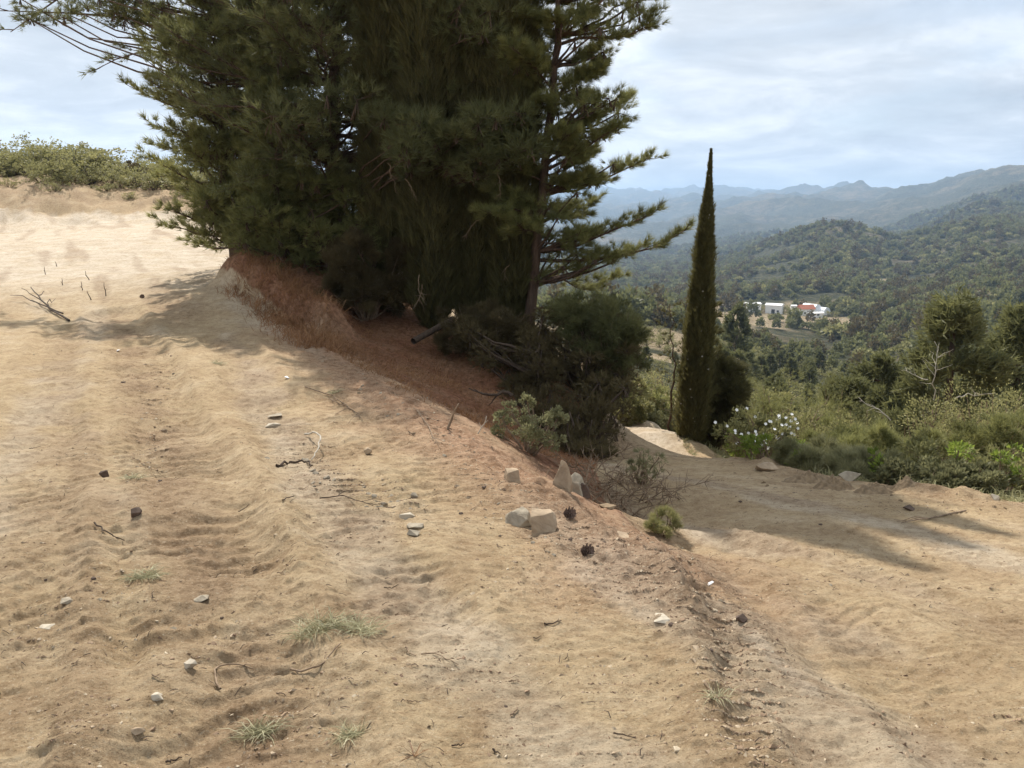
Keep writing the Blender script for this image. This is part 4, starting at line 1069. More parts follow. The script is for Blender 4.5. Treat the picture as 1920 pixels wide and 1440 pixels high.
# scrub on the hill above the cut bank, upper left
k = 0
ROWN = ('lowest scrub bush hanging on the cut bank', 'olive scrub bush in the front row on the hill', 'scrub bush in the middle row on the hill', 'scrub bush in the skyline row on the hill')
for row, (Y0, n, hmin, hmax) in enumerate(((38.9, 15, .5, 1.0), (41, 26, .9, 1.6), (44.5, 24, 1.2, 2.2), (50, 18, 1.6, 2.6))):
    for i in range(n):
        u = -120 + (540 / n) * (i + R2_.uniform(-.4, 1.1)); Y = Y0 + R2_.uniform(-.9, .9)
        b = at(u, Y); h = (hmin + (hmax - hmin) * R2_.random() ** 1.5) * (.9 if u < 220 else .78); w = h * R2_.uniform(1.1, 1.8)
        place('bush', k, (b.x, b.y, b.z - .1), R2_.random() * 6, (w, w, h), ROWN[row] + (' near the left frame edge' if u < 130 else ' near the grove' if u > 280 else ' between frame edge and grove'), 'shrub', 'scrub on the hill above the cut bank'); k += 1
rr = np.random.default_rng(5)
b = at(287, 42.5)
make_shrub('tree', 'lone small dark tree standing above the scrub near the grove', b, 1.5, P(287, 283, 42.5)[2] - b.z, rr, mat='darkbush', n=2200, clumps=9, leaf=0.10, sparse=True, twig='darktwig', cat='tree')
b = at(168, 43.5)
make_shrub('tree', 'half bare dark bushy tree on the skyline at far left', b, 1.7, P(168, 278, 43.5)[2] - b.z, rr, mat='darkbush', n=2200, clumps=9, leaf=0.10, sparse=True, twig='darktwig', cat='tree')
b = at(105, 44.0)
make_shrub('tree', 'rounded green tree on the skyline left of the half bare one', b, 2.6, P(105, 280, 44)[2] - b.z, rr, mat='bush', n=4000, clumps=14, leaf=0.10, cat='tree')

# pines and scrub on the slope falling to the valley: every one its own thing
placed = []
def forest_scatter(n, r0, r1, u0, u1, rng, avoid=True, power=1.0):
    res = []
    tries = 0
    while len(res) < n and tries < n * 40:
        tries += 1
        r = math.sqrt(r0 * r0 + (r1 * r1 - r0 * r0) * rng.random() ** power); u = rng.uniform(u0, u1)
        a = math.atan((u - 960) / F / 1.0); x, y = r * math.sin(a), r * math.cos(a)
        if avoid and open_land(np.array([x]), np.array([y]))[0] > 0.3: continue
        if r1 > 100 and u < 1330 and rng.random() < .65: continue
        res.append((u, x, y, r))
    return res
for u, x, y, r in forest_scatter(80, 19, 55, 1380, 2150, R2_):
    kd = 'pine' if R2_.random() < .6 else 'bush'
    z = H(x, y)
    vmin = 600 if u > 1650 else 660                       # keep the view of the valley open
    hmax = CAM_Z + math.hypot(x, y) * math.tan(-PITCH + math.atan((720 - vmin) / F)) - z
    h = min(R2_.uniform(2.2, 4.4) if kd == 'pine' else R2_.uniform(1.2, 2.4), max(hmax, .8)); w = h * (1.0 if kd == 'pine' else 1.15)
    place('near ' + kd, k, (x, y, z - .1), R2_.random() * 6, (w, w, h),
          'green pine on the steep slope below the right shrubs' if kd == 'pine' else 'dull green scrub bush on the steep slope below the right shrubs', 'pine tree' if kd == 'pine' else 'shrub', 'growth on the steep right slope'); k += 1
b = at(1378, 118); h = P(1378, 570, 118)[2] - b.z
place('pine', k, (b.x, b.y, b.z - .1), 1.0, (h * .8, h * .8, h), 'single dark pine standing free left of the farm sheds', 'pine tree', 'single pines'); k += 1
for q, (u, Y, vt, lb) in enumerate(((1783, 21, 550, 'tall faint pine rising over the right slope'), (1915, 24, 570, 'pine near the right frame edge behind the shrubs'), (1660, 30, 645, 'pine lower on the slope left of the tall faint one'), (1590, 24, 700, 'small pine low on the slope behind the dark pine bush'))):
    b = at(u, Y); h = P(u, vt, Y)[2] - b.z
    place('fine pine', q, (b.x, b.y, b.z - .1), q * 1.3, (h * .85, h * .85, h), lb, 'pine tree', 'single pines'); k += 1
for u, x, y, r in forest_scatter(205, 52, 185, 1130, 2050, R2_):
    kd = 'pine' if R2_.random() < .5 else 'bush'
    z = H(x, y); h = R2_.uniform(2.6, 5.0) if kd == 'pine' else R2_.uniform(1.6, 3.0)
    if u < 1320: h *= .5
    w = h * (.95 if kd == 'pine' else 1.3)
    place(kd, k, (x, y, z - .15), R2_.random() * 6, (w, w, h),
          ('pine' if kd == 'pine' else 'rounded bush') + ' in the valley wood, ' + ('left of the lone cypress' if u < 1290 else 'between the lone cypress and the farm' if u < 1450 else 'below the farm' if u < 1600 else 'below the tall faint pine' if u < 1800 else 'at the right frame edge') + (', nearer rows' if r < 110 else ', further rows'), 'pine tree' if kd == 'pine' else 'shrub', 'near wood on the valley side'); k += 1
# orchard rows on pale soil
for i in range(7):
    for j in range(9):
        r = 128 + i * 7; u = 1105 + j * 19 + (i % 2) * 8
        a = math.atan((u - 960) / F / 1.01); x, y = r * math.sin(a) + R2_.normal(0, .3), r * math.cos(a) + R2_.normal(0, .4)
        h = R2_.uniform(.9, 1.5)
        place('bush', k, (x, y, H(x, y) - .05), R2_.random() * 6, (h * 1.05, h * 1.05, h), 'small round fruit tree in the orchard on pale soil', 'fruit tree', 'orchard trees in rows'); k += 1

# far wood: one mass of trees, instanced
def far_wood():
    rng = np.random.default_rng(77)
    col = bpy.data.collections.new('wood_sources')
    for i in range(5):
        fo = MB(); n = 240; rg = np.random.default_rng(500 + i)
        off = rdir(n, rg); off[:, 2] = np.abs(off[:, 2]) * (1.3 if i < 3 else .8)
        az_ = np.arctan2(off[:, 1], off[:, 0]); pos = off * (rg.uniform(.26, .46, n) * (1 + .35 * pnoise(az_ * 1.7 + i * 9, off[:, 2] * 3, 5)))[:, None] * (np.array([.8, .8, 1.25]) if i < 3 else 1) + np.array([0, 0, .22])
        leaves(fo, pos - off * .06, off, .17, .12, rg, np.clip(.15 + .7 * rg.random(n), 0, 1), .9)
        o = fo.build('wood_source', M[('pine', 'pine', 'darkbush', 'bush', 'pine')[i]], link=False); col.objects.link(o)
    n = 60000
    lr = np.sqrt(175.0 ** 2 + (2100.0 ** 2 - 175.0 ** 2) * rng.random(n) ** 1.25)
    az = np.radians(rng.uniform(1, 37, n))
    x, y = lr * np.sin(az), lr * np.cos(az)
    dens = fbm(x / 90, y / 90, 4, 120)
    u_ = 960 + F * 1.02 * x / y; dens = dens - .35 * ((u_ < 1330) & (lr < 330)) - .12 * ((u_ > 1330) & (u_ < 1600) & (lr > 250) & (lr < 520))
    keep = ((open_land(x, y) < .35) | (rng.random(n) < .04)) & (dens + rng.normal(0, .12, n) > -0.10)
    x, y, lr = x[keep], y[keep], lr[keep]
    z = terrain(x, y, full=False)
    sc = rng.gamma(9, .62, len(x)).clip(2.2, 9.5) * (1 + .35 * sstep(lr, 500, 1800))
    uu = 960 + F * 1.02 * x / y; sc = np.where((uu > 1320) & (uu < 1610) & (lr < 300), sc * .5, sc)
    me = bpy.data.meshes.new('far_wood'); me.vertices.add(len(x)); me.vertices.foreach_set('co', np.stack([x, y, z - .3], -1).astype(np.float32).ravel())
    a = me.attributes.new('size', 'FLOAT', 'POINT'); a.data.foreach_set('value', sc.astype(np.float32))
    a = me.attributes.new('turn', 'FLOAT', 'POINT'); a.data.foreach_set('value', (rng.random(len(x)) * 6.28).astype(np.float32))
    a = me.attributes.new('pick', 'INT', 'POINT'); a.data.foreach_set('value', rng.integers(0, 5, len(x)).astype(np.int32))
    o = bpy.data.objects.new('far_wood', me); COL.objects.link(o)
    g = bpy.data.node_groups.new('wood', 'GeometryNodeTree')
    g.interface.new_socket('Geometry', in_out='INPUT', socket_type='NodeSocketGeometry')
    g.interface.new_socket('Geometry', in_out='OUTPUT', socket_type='NodeSocketGeometry')
    N = g.nodes; L = g.links
    gi = N.new('NodeGroupInput'); go = N.new('NodeGroupOutput'); ip = N.new('GeometryNodeInstanceOnPoints'); ci = N.new('GeometryNodeCollectionInfo')
    ci.inputs['Collection'].default_value = col; ci.inputs['Separate Children'].default_value = True; ci.inputs['Reset Children'].default_value = True
    ip.inputs['Pick Instance'].default_value = True
    def attr(nm, ty):
        a = N.new('GeometryNodeInputNamedAttribute'); a.data_type = ty; a.inputs['Name'].default_value = nm; return a.outputs['Attribute']
    cx = N.new('ShaderNodeCombineXYZ'); L.new(attr('turn', 'FLOAT'), cx.inputs[2])
    L.new(gi.outputs[0], ip.inputs['Points']); L.new(ci.outputs[0], ip.inputs['Instance']); L.new(attr('pick', 'INT'), ip.inputs['Instance Index'])
    L.new(cx.outputs[0], ip.inputs['Rotation']); L.new(attr('size', 'FLOAT'), ip.inputs['Scale']); L.new(ip.outputs[0], go.inputs[0])
    md = o.modifiers.new('wood', 'NODES'); md.node_group = g
    tag(o, 'far pine wood covering the hills and valley sides', 'wood', kind='stuff')
far_wood()

# ------------------------------------------------------------------ the farm in the valley
def box(mb, x0, x1, y0, y1, z0, z1):
    v = np.array([[x, y, z] for z in (z0, z1) for y in (y0, y1) for x in (x0, x1)], float)
    mb.add(v, [[0, 2, 3, 1], [4, 5, 7, 6], [0, 1, 5, 4], [2, 6, 7, 3], [0, 4, 6, 2], [1, 3, 7, 5]])
def far_at(u, r):
    a = math.atan((u - 960) / F / 1.01); x, y = r * math.sin(a), r * math.cos(a); return (x, y, H(x, y))
def shed(label, u, r, w, d, h, roof, rz, doors):
    w *= 1.05; h *= 1.4; d *= 1.1
    root = thing('farm_shed', label, 'shed', far_at(u, r), 'white farm buildings', rz)
    b = MB(); box(b, -w / 2, w / 2, -d / 2, d / 2, -1, h); b.build('wall', M['whitewall'], root, smooth=False)
    b = MB(); rh = .35 * d if roof == 'redroof' else .14 * d
    v = np.array([[-w / 2 - .3, -d / 2 - .3, h], [w / 2 + .3, -d / 2 - .3, h], [w / 2 + .3, d / 2 + .3, h], [-w / 2 - .3, d / 2 + .3, h], [-w / 2 - .3, 0, h + rh], [w / 2 + .3, 0, h + rh]])
    b.add(v, [[0, 1, 5, 4], [2, 3, 4, 5]]); b.add(v[[0, 4, 3, 1, 2, 5]], [[0, 1, 2], [3, 4, 5]]); b.build('roof', M[roof], root, smooth=False)
    for i, (dx, dw, dh) in enumerate(doors):
        b = MB(); box(b, dx - dw / 2, dx + dw / 2, -d / 2 - .06, -d / 2 + .02, .1 if dh > 2 else 1.0, (.1 if dh > 2 else 1.0) + dh); b.build('door' if dh > 2 else 'window', M['darkglass'], root, smooth=False)
def tunnel(label, u, r, w, L, h, rz):
    root = thing('greenhouse', label, 'greenhouse', far_at(u, r), 'arched greenhouses', rz)
    a = np.linspace(0, np.pi, 13); ys = np.linspace(-L / 2, L / 2, 9)
    V = np.array([[w / 2 * math.cos(t), y, h * math.sin(t)] for y in ys for t in a]); i = np.arange(8)[:, None] * 13; j = np.arange(12)[None]
    b = MB(); b.add(V, np.stack([i + j, i + j + 1, i + 14 + j, i + 13 + j], -1).reshape(-1, 4)); b.build('cover', M['plasticsheet'], root)
    b = MB(); b.add(np.vstack([V[:13], [[0, -L / 2, 0]]]), [[q, q + 1, 13] for q in range(12)]); b.add(np.vstack([V[-13:], [[0, L / 2, 0]]]), [[q, q + 1, 13] for q in range(12)]); b.build('end_wall', M['plasticsheet'], root, smooth=False)
    for y in ys:
        b = MB(); b.tube(np.array([[(w / 2 + .03) * math.cos(t), y, (h + .03) * math.sin(t)] for t in a]), .05, 4); b.build('hoop', M['whitewall'], root)
RF = 425
shed('long white shed, leftmost of the farm buildings', 1416, RF, 6.6, 4, 2.6, 'whitewall', .1, ((1.5, 1.4, 2.2), (-1.5, 1, .9)))
shed('white shed with sloping end in the middle of the farm', 1458, RF, 7.0, 5, 3.0, 'whitewall', -.5, ((0, 1.6, 2.2), (2.2, 1, .9)))
shed('tiny white hut between the dark trees of the farm', 1494, RF + 8, 2.2, 2.2, 2.4, 'whitewall', 0, ((0, .9, 2.05),))
shed('house with the orange red tiled roof at the farm', 1518, RF - 4, 6.2, 5, 2.3, 'redroof', .1, ((1, 1, 2.1), (-1.6, 1, .9)))
shed('low white shed in front of the greenhouses', 1538, RF - 14, 5.5, 3, 1.5, 'whitewall', .25, ((0, 1.2, .7),))
tunnel('taller arched white greenhouse behind the red roof', 1528, RF + 10, 5.4, 9, 4.4, .4)
tunnel('lower arched white greenhouse at the right end of the farm', 1543, RF + 8, 5.4, 9, 3.6, .6)
for i, (u, dr, h, w) in enumerate(((1433, 4, 3.6, 3.4), (1440, 2, 3.2, 3.0), (1428, -6, 1.8, 3), (1476, 2, 4.2, 4), (1484, 4, 4.6, 4), (1500, 0, 4.2, 3.2), (1505, -8, 3.0, 3), (1490, -10, 2.4, 3.2), (1524, -12, 1.8, 4), (1450, -12, 1.4, 2.5), (1470, -14, 1.3, 2.5), (1560, -6, 3.2, 3.5), (1400, 6, 2.6, 3.5), (1385, 8, 2.4, 4), (1575, -10, 3, 3))):
    x, y, z = far_at(u, RF + dr)
    place('bush', k, (x, y, z - .1), i * 1.1, (w, w, h), 'dark round tree between the farm buildings', 'tree', 'trees around the farm'); k += 1

# ------------------------------------------------------------------ stones, cones, sticks on the ground
def rock_mesh(mb, size, rng, n=16, center=(0, 0, 0), tint=.5, bevel=0.0):
    bm = bmesh.new()
    for _ in range(n):
        d = rdir(1, rng)[0]; bm.verts.new(Vector(d * rng.uniform(.8, 1.0)) * 0.5)
    r = bmesh.ops.convex_hull(bm, input=bm.verts)
    for v in [v for v in bm.verts if not v.link_faces]: bm.verts.remove(v)
    if bevel: bmesh.ops.bevel(bm, geom=list(bm.edges), offset=bevel, segments=2, profile=.6, affect='EDGES', clamp_overlap=True)
    bmesh.ops.triangulate(bm, faces=bm.faces)
    bm.verts.index_update()
    V = np.array([v.co[:] for v in bm.verts]) * np.array(size)
    Fc = np.array([[v.index for v in f.verts] for f in bm.faces]); bm.free()
    mb.add(V + np.asarray(center), Fc, tint)
R3 = np.random.default_rng(303)
def px_size(u, v, Y, px): return px / F * math.hypot(Y, CAM_Z)
def rock(label, u, v, wpx, hpx, mat, rz=0.0, n=18, cat='rock', name='rock', dz=0.35, group=None, depth=None, tilt=(0, 0)):
    g = ground(u, v); dist = math.hypot(g.y, CAM_Z - g.z)
    w = 1.4 * wpx / F * dist; h = 1.4 * hpx / F * dist
    b_ = MB(); rock_mesh(b_, (w, depth * w if depth else w * R3.uniform(.7, 1), h), R3, n, bevel=min(0.035, .06 * 1))
    o = b_.build(name, M[mat], smooth=False); o.location = g + Vector((0, w * .2, h * dz)); o.rotation_euler = (tilt[0], tilt[1], rz)
    tag(o, label, cat, group); return o
def hull_rock(label, u, v, wpx, hpx, mat, pts, rz=0.0, name='rock', dz=0.0):
    g = ground(u, v); dist = math.hypot(g.y, CAM_Z - g.z); w = wpx / F * dist; h = hpx / F * dist
    bm = bmesh.new()
    for p in pts: bm.verts.new(Vector((p[0] * w, p[1] * w, p[2] * h)))
    bmesh.ops.convex_hull(bm, input=bm.verts)
    for q in [q for q in bm.verts if not q.link_faces]: bm.verts.remove(q)
    bmesh.ops.bevel(bm, geom=list(bm.edges), offset=w * .035, segments=2, profile=.6, affect='EDGES', clamp_overlap=True)
    bmesh.ops.triangulate(bm, faces=bm.faces); bmesh.ops.subdivide_edges(bm, edges=list(bm.edges), cuts=2, use_grid_fill=True); bmesh.ops.triangulate(bm, faces=bm.faces)
    V = np.array([q.co[:] for q in bm.verts]); bm.verts.index_update(); Fc = np.array([[q.index for q in f.verts] for f in bm.faces]); bm.free()
    V += (np.stack([fbm(V[:, 1] / w * 3 + u, V[:, 2] / w * 3, 3, 7), fbm(V[:, 0] / w * 3, V[:, 2] / w * 3 + v, 3, 8), fbm(V[:, 0] / w * 3, V[:, 1] / w * 3, 3, 9)], -1)) * w * .07
    b_ = MB(); b_.add(V, Fc); o = b_.build(name, M[mat], smooth=False); o.location = g + Vector((0, w * .25, h * dz - h * .13)); o.rotation_euler = (0, 0, rz); tag(o, label, 'rock'); return o
hull_rock('block of tan rock with a dark right face, right one of the crest pair', 1020, 1000, 50, 46, 'rock', [(-.5, -.4, -.1), (.35, -.5, -.1), (.5, .4, -.1), (-.4, .4, 0), (-.5, -.25, .75), (-.42, .3, .98), (.3, -.1, .85), (.48, .1, .72), (.35, .45, .8), (.42, -.35, .3)], .1)
hull_rock('grey tan slab leaning on the left of the crest pair', 976, 984, 50, 34, 'greyrock', [(-.6, -.2, .1), (-.3, -.45, -.1), (.4, -.3, .05), (.5, .3, .1), (-.4, .4, 0), (-.35, 0, .8), (.05, .2, .95), (.35, -.1, .8), (-.55, .1, .5), (.3, -.4, .5)], -.1)
hull_rock('large pointed split boulder on the bank crest by the dry branches', 1056, 928, 46, 66, 'rock', [(-.5, -.3, 0), (.2, -.45, -.05), (.4, .3, 0), (-.35, .4, 0), (-.42, -.2, .35), (-.05, .05, 1.0), (.12, -.1, .93), (.35, -.15, .45), (.1, .3, .8), (-.2, -.1, .72), (.2, -.4, .2)], 0)
hull_rock('cracked grey lower half of the split boulder beside its pointed piece', 1080, 926, 44, 46, 'greyrock', [(-.5, -.2, .1), (.1, -.5, 0), (.5, -.1, 0), (.4, .4, 0), (-.4, .4, 0), (-.4, -.1, .75), (0, .1, 1.0), (.3, 0, .75), (.5, .1, .4), (0, -.4, .55)], .3)
hull_rock('dark underside block of the split boulder, right of its cracked grey half', 1092, 932, 30, 32, 'darkstone', [(-.5, -.4, 0), (.5, -.3, 0), (.5, .4, 0), (-.5, .4, 0), (-.4, -.2, .9), (.2, -.2, .8), (.45, .2, .55), (-.3, .3, 1)], .2)
hull_rock('small tan block left of the pointed boulder', 960, 904, 28, 26, 'rock', [(-.5, -.4, 0), (.45, -.45, 0), (.5, .4, 0), (-.5, .4, 0), (-.4, -.3, .8), (.4, -.3, .95), (.45, .35, .9), (-.35, .35, 1)], .3)
rock('single rounded stone on the upper road between twigs and crest', 687, 858, 20, 15, 'rock', .1, 14)
rock('dark lump of stone near the left rut', 194, 893, 16, 14, 'darkstone', .1, 12)
rock('dark angular stone below the left rut', 252, 972, 20, 17, 'darkstone', .5, 12)
rock('flat pale slab lying below the crest on the right', 1243, 1176, 36, 9, 'palestone', .2, 14, dz=.05)
rock('flat triangular grey stone on the upper road', 776, 1010, 24, 16, 'greyrock', .2, 9, dz=.25)
rock('flat grey stone just above the triangular one', 778, 996, 28, 13, 'greyrock', .1, 12, dz=.25)
rock('pale flattened stone beside the triangular grey stone', 762, 970, 26, 11, 'palestone', .1, 12, dz=.25)
rock('round white pebble by the grass tuft in the left foreground', 356, 1255, 20, 16, 'palestone', .1, 16, dz=.2)
rock('half buried white stone in the left foreground', 294, 1322, 24, 15, 'palestone', .1, 16, dz=.15)
rock('rounded tan stone at the bottom left', 256, 1381, 20, 15, 'rock', .1, 16, dz=.2)
rock('grey stone on the worn earth left of the tyre ribs', 122, 1130, 22, 14, 'greyrock', .1, 14, dz=.2)
rock('large pale flat stone sunk in the left foreground', 85, 1158, 34, 14, 'palestone', .1, 16, dz=-.2)
rock('flat grey stone on the rib marks', 376, 1126, 26, 12, 'greyrock', .1, 12, dz=.2)
rock('brown stone on the loose soil line at right', 1392, 1178, 18, 14, 'darkstone', .1, 12)
rock('white chip beside the loose soil line', 1334, 1100, 12, 9, 'paper', .1, 10, dz=.3)
rock('thin grey slab on the upper road', 516, 780, 26, 8, 'greyrock', .5, 12, dz=.4)
rock('pale slab below the thin grey slab', 510, 795, 28, 9, 'palestone', .3, 12, dz=.3)
rock('flat stone jutting from the bank below the pine cones', 1175, 1018, 34, 16, 'rock', .2, 12, dz=.1)
rock('clod under the pointed boulder', 1140, 958, 26, 16, 'clod', .2, 12, dz=.3, cat='clod')
rock('small white pebble at the left rut', 222, 655, 8, 5, 'paper', .1, 10)
rock('small white pebble on the upper road near the board', 538, 713, 9, 5, 'paper', .1, 10)
rock('small brown stone at the edge of the pale plateau', 437, 513, 9, 9, 'darkstone', .1, 10)
rock('larger brown clod beside the plateau edge', 266, 560, 8, 8, 'darkstone', .1, 10)
rock('flat grey boulder among the soil heaps at the right verge', 1601, 910, 40, 18, 'greyrock', .1, 14, dz=.2)
rock('pale stone at the left end of the right verge heaps', 1442, 888, 44, 16, 'rock', .1, 14, dz=.2)
rock('pale stone near the right frame edge', 1866, 946, 16, 12, 'palestone', .1, 12, dz=.2)
rock('brown stone on the lower road below the soil heaps', 1708, 957, 20, 10, 'darkstone', .1, 12, dz=.2)
def soil_heap(label, u, v, wpx, hpx):
    g = ground(u, v); dist = math.hypot(g.y, CAM_Z - g.z); w = wpx / F * dist; h = hpx / F * dist
    n = 46; rr, aa = np.meshgrid(np.linspace(0, 1, 24), np.linspace(0, 2 * np.pi, 49)[:-1])
    x = w * .62 * rr * np.cos(aa); y = w * .42 * rr * np.sin(aa)
    wx, wy = x + g.x, y + g.y + w * .3
    z = h * .8 * (1 - rr ** 2) * (0.9 + .9 * np.clip(fbm(wx / .12, wy / .12, 4, 201), -.4, .4)) + .03 * (rr > .08) * (1 - rr) * np.abs(pnoise(wx / .05, wy / .05, 205)) * 2
    z = z + terrain(wx.ravel(), wy.ravel()).reshape(x.shape) - g.z - .03 * rr
    V = np.stack([x, y + w * .3, z], -1).reshape(-1, 3); i = np.arange(48)[:, None] * 24; i2 = (np.arange(48)[:, None] + 1) % 48 * 24; j = np.arange(23)[None]
    b_ = MB(); b_.add(V, np.stack([i + j, i + j + 1, i2 + j + 1, i2 + j], -1).reshape(-1, 4))
    o = b_.build('soil_heap', M['clod']); o.location = g; tag(o, label, 'soil heap')
for u, v, w, h, lb in ((1520, 908, 90, 15, 'broad low heap of dug brown soil, leftmost at the right verge'), (1572, 920, 80, 20, 'steep heap of dug soil, second at the right verge'),
                       (1650, 928, 80, 15, 'low heap of dug soil behind the lower road shadow'), (1697, 928, 66, 11, 'dark crumbly heap of dug soil, rightmost at the verge')):
    soil_heap(lb, u, v, w, h)
# medium stones, one object each, sharing a few meshes
stone_src = []
for i in range(8):
    b_ = MB(); rock_mesh(b_, (1, R3.uniform(.7, 1), R3.uniform(.45, .8)), R3, 12, bevel=.03)
    stone_src.append(b_.build('stone', M[('rock', 'greyrock', 'clod', 'darkstone')[i % 4]], smooth=False, link=False).data)
def stones(n, poly, smin, smax, label, group, spread, names=None, name='stone', cat='stone'):
    pts = [np.array(p, float) for p in poly]
    for i in range(n):
        q = R3.random() * (len(pts) - 1); a = int(q); p = pts[a] + (pts[a + 1] - pts[a]) * (q - a) + R3.normal(0, 1, 2) * spread
        g = ground(float(p[0]), float(p[1])); s = R3.uniform(smin, smax) / F * math.hypot(g.y, CAM_Z)
        o = bpy.data.objects.new(name, stone_src[R3.integers(0, 8) if names is None else names[R3.integers(0, len(names))]]); COL.objects.link(o)
        o.location = g - Vector((0, 0, s * .06)); o.scale = (s, s, s); o.rotation_euler = (0, 0, R3.random() * 6)
        tag(o, label, cat, group)
stones(34, ((600, 655), (700, 730), (800, 790), (880, 850)), 8, 15, 'small stone on the reddish shoulder of the bank', 'stones on the bank shoulder', (22, 14))
stones(30, ((880, 900), (980, 1020), (1080, 1040), (1170, 1060)), 7, 15, 'small stone near the rock pair on the crest', 'stones around the rocks on the crest', (40, 22))
stones(26, ((560, 880), (640, 905), (720, 925), (760, 945)), 8, 22, 'flat broken slate piece in the rubble patch on the upper road', 'rubble patch pieces', (26, 12), names=[1, 5])
stones(26, ((1200, 1060), (1330, 1160), (1390, 1280), (1400, 1420)), 8, 15, 'clod on the loose soil line between the roads', 'clods on the loose soil line', (26, 30), names=[2, 6, 3], name='clod', cat='clod')
stones(16, ((260, 640), (300, 720), (280, 900)), 8, 14, 'small stone along the left rut', 'stones along the left rut', (24, 30))
stones(16, ((60, 1060), (500, 1250), (900, 1350)), 8, 14, 'small stone in the foreground dirt', 'stones in the foreground', (140, 110))
stones(12, ((1400, 1000), (1650, 1100), (1850, 1300)), 7, 12, 'small stone on the lower road', 'stones on the lower road', (90, 60))
stones(10, ((1360, 880), (1600, 925), (1900, 960)), 8, 16, 'clod along the right verge', 'clods along the right verge', (30, 8), names=[2, 6], name='clod', cat='clod')
# gravel: too many to count
def gravel():
    mb = MB(); n = 9000
    srcs = []
    for i in range(6):
        b_ = MB(); rock_mesh(b_, (1, .8, .6), R3, 8); srcs.append((b_.v[0], b_.t[0]))
    def pix(n, u0, u1, v0, v1): return np.stack([R3.uniform(u0, u1, n), R3.uniform(v0, v1, n)], -1)
    lines = [((600, 655), (700, 730), (800, 795), (900, 880), (1000, 980), (1120, 1040), (1230, 1100)), ((1190, 1020), (1300, 1120), (1350, 1200), (1390, 1320), (1420, 1440)), ((300, 640), (290, 760), (270, 900)), ((540, 860), (640, 905), (760, 950)), ((1300, 900), (1500, 940), (1900, 965))]
    pts = [pix(26000, 0, 1920, 640, 1440)]
    gx, gy = pts[0][:, 0] / 210, pts[0][:, 1] / 90; pts[0] = pts[0][fbm(gx, gy, 4, 151) + R3.normal(0, .12, len(gx)) > .12]
    for l, c, s in zip(lines, (6500, 6500, 2200, 2200, 1500), ((30, 18), (38, 26), (24, 20), (34, 14), (60, 10))):
        l = np.array(l, float); q = R3.random(c) * (len(l) - 1); a = q.astype(int); pts.append(l[a] + (l[a + 1] - l[a]) * (q - a)[:, None] + R3.normal(size=(c, 2)) * np.array(s))
    pts = np.concatenate(pts)
    cx = (pts[:, 0] - 960) / F; cy = (720 - pts[:, 1]) / F
    dx, dy, dz = cx, CP + cy * SP, -SP + cy * CP
    ys = np.exp(np.linspace(math.log(1.8), math.log(30), 140))
    best = np.full(len(pts), 30.0); done = np.zeros(len(pts), bool)
    for yv in ys:
        h = terrain(dx / dy * yv, np.full(len(pts), yv), full=False)
        hit = (~done) & (CAM_Z + dz / dy * yv < h); best[hit] = yv; done |= hit
    m = done; x = (dx / dy * best)[m]; y = best[m]; z = terrain(x, y)
    for q in range(6):
        v, f = srcs[q]; sel = np.arange(q, len(x), 6); n_ = len(sel)
        sz = R3.gamma(2.0, 0.0036, n_) + 0.003 + .012 * (R3.random(n_) < .04)
        a = R3.random(n_) * 6.28; ca, sa = np.cos(a), np.sin(a)
        w = np.stack([v[None, :, 0] * ca[:, None] - v[None, :, 1] * sa[:, None], v[None, :, 0] * sa[:, None] + v[None, :, 1] * ca[:, None], np.repeat(v[None, :, 2], n_, 0)], -1) * sz[:, None, None]
        w += np.stack([x[sel], y[sel], z[sel] - sz * .02], -1)[:, None]
        ff = (f[None] + (np.arange(n_) * len(v))[:, None, None]).reshape(-1, 3)
        mb.add(w.reshape(-1, 3), ff, np.repeat(R3.random(n_) ** 1.3, len(v)))
    m_, t = new_mat('gravel_mix'); kk = NT(t)
    f = kk.n('ShaderNodeAttribute', attribute_name='tint').outputs['Fac']
    c = kk.ramp(f, [(0.0, (.16, .10, .062)), (.35, (.29, .20, .125)), (.7, (.40, .31, .21)), (.95, (.46, .38, .27))])
    pr = kk.n('ShaderNodeBsdfPrincipled', Roughness=.92); kk.l(c, pr.inputs['Base Color']); kk.out(pr.outputs[0])
    tag(mb.build('gravel', m_, smooth=False), 'loose gravel and crumbs of soil strewn over the dirt roads', 'gravel', kind='stuff')
gravel()

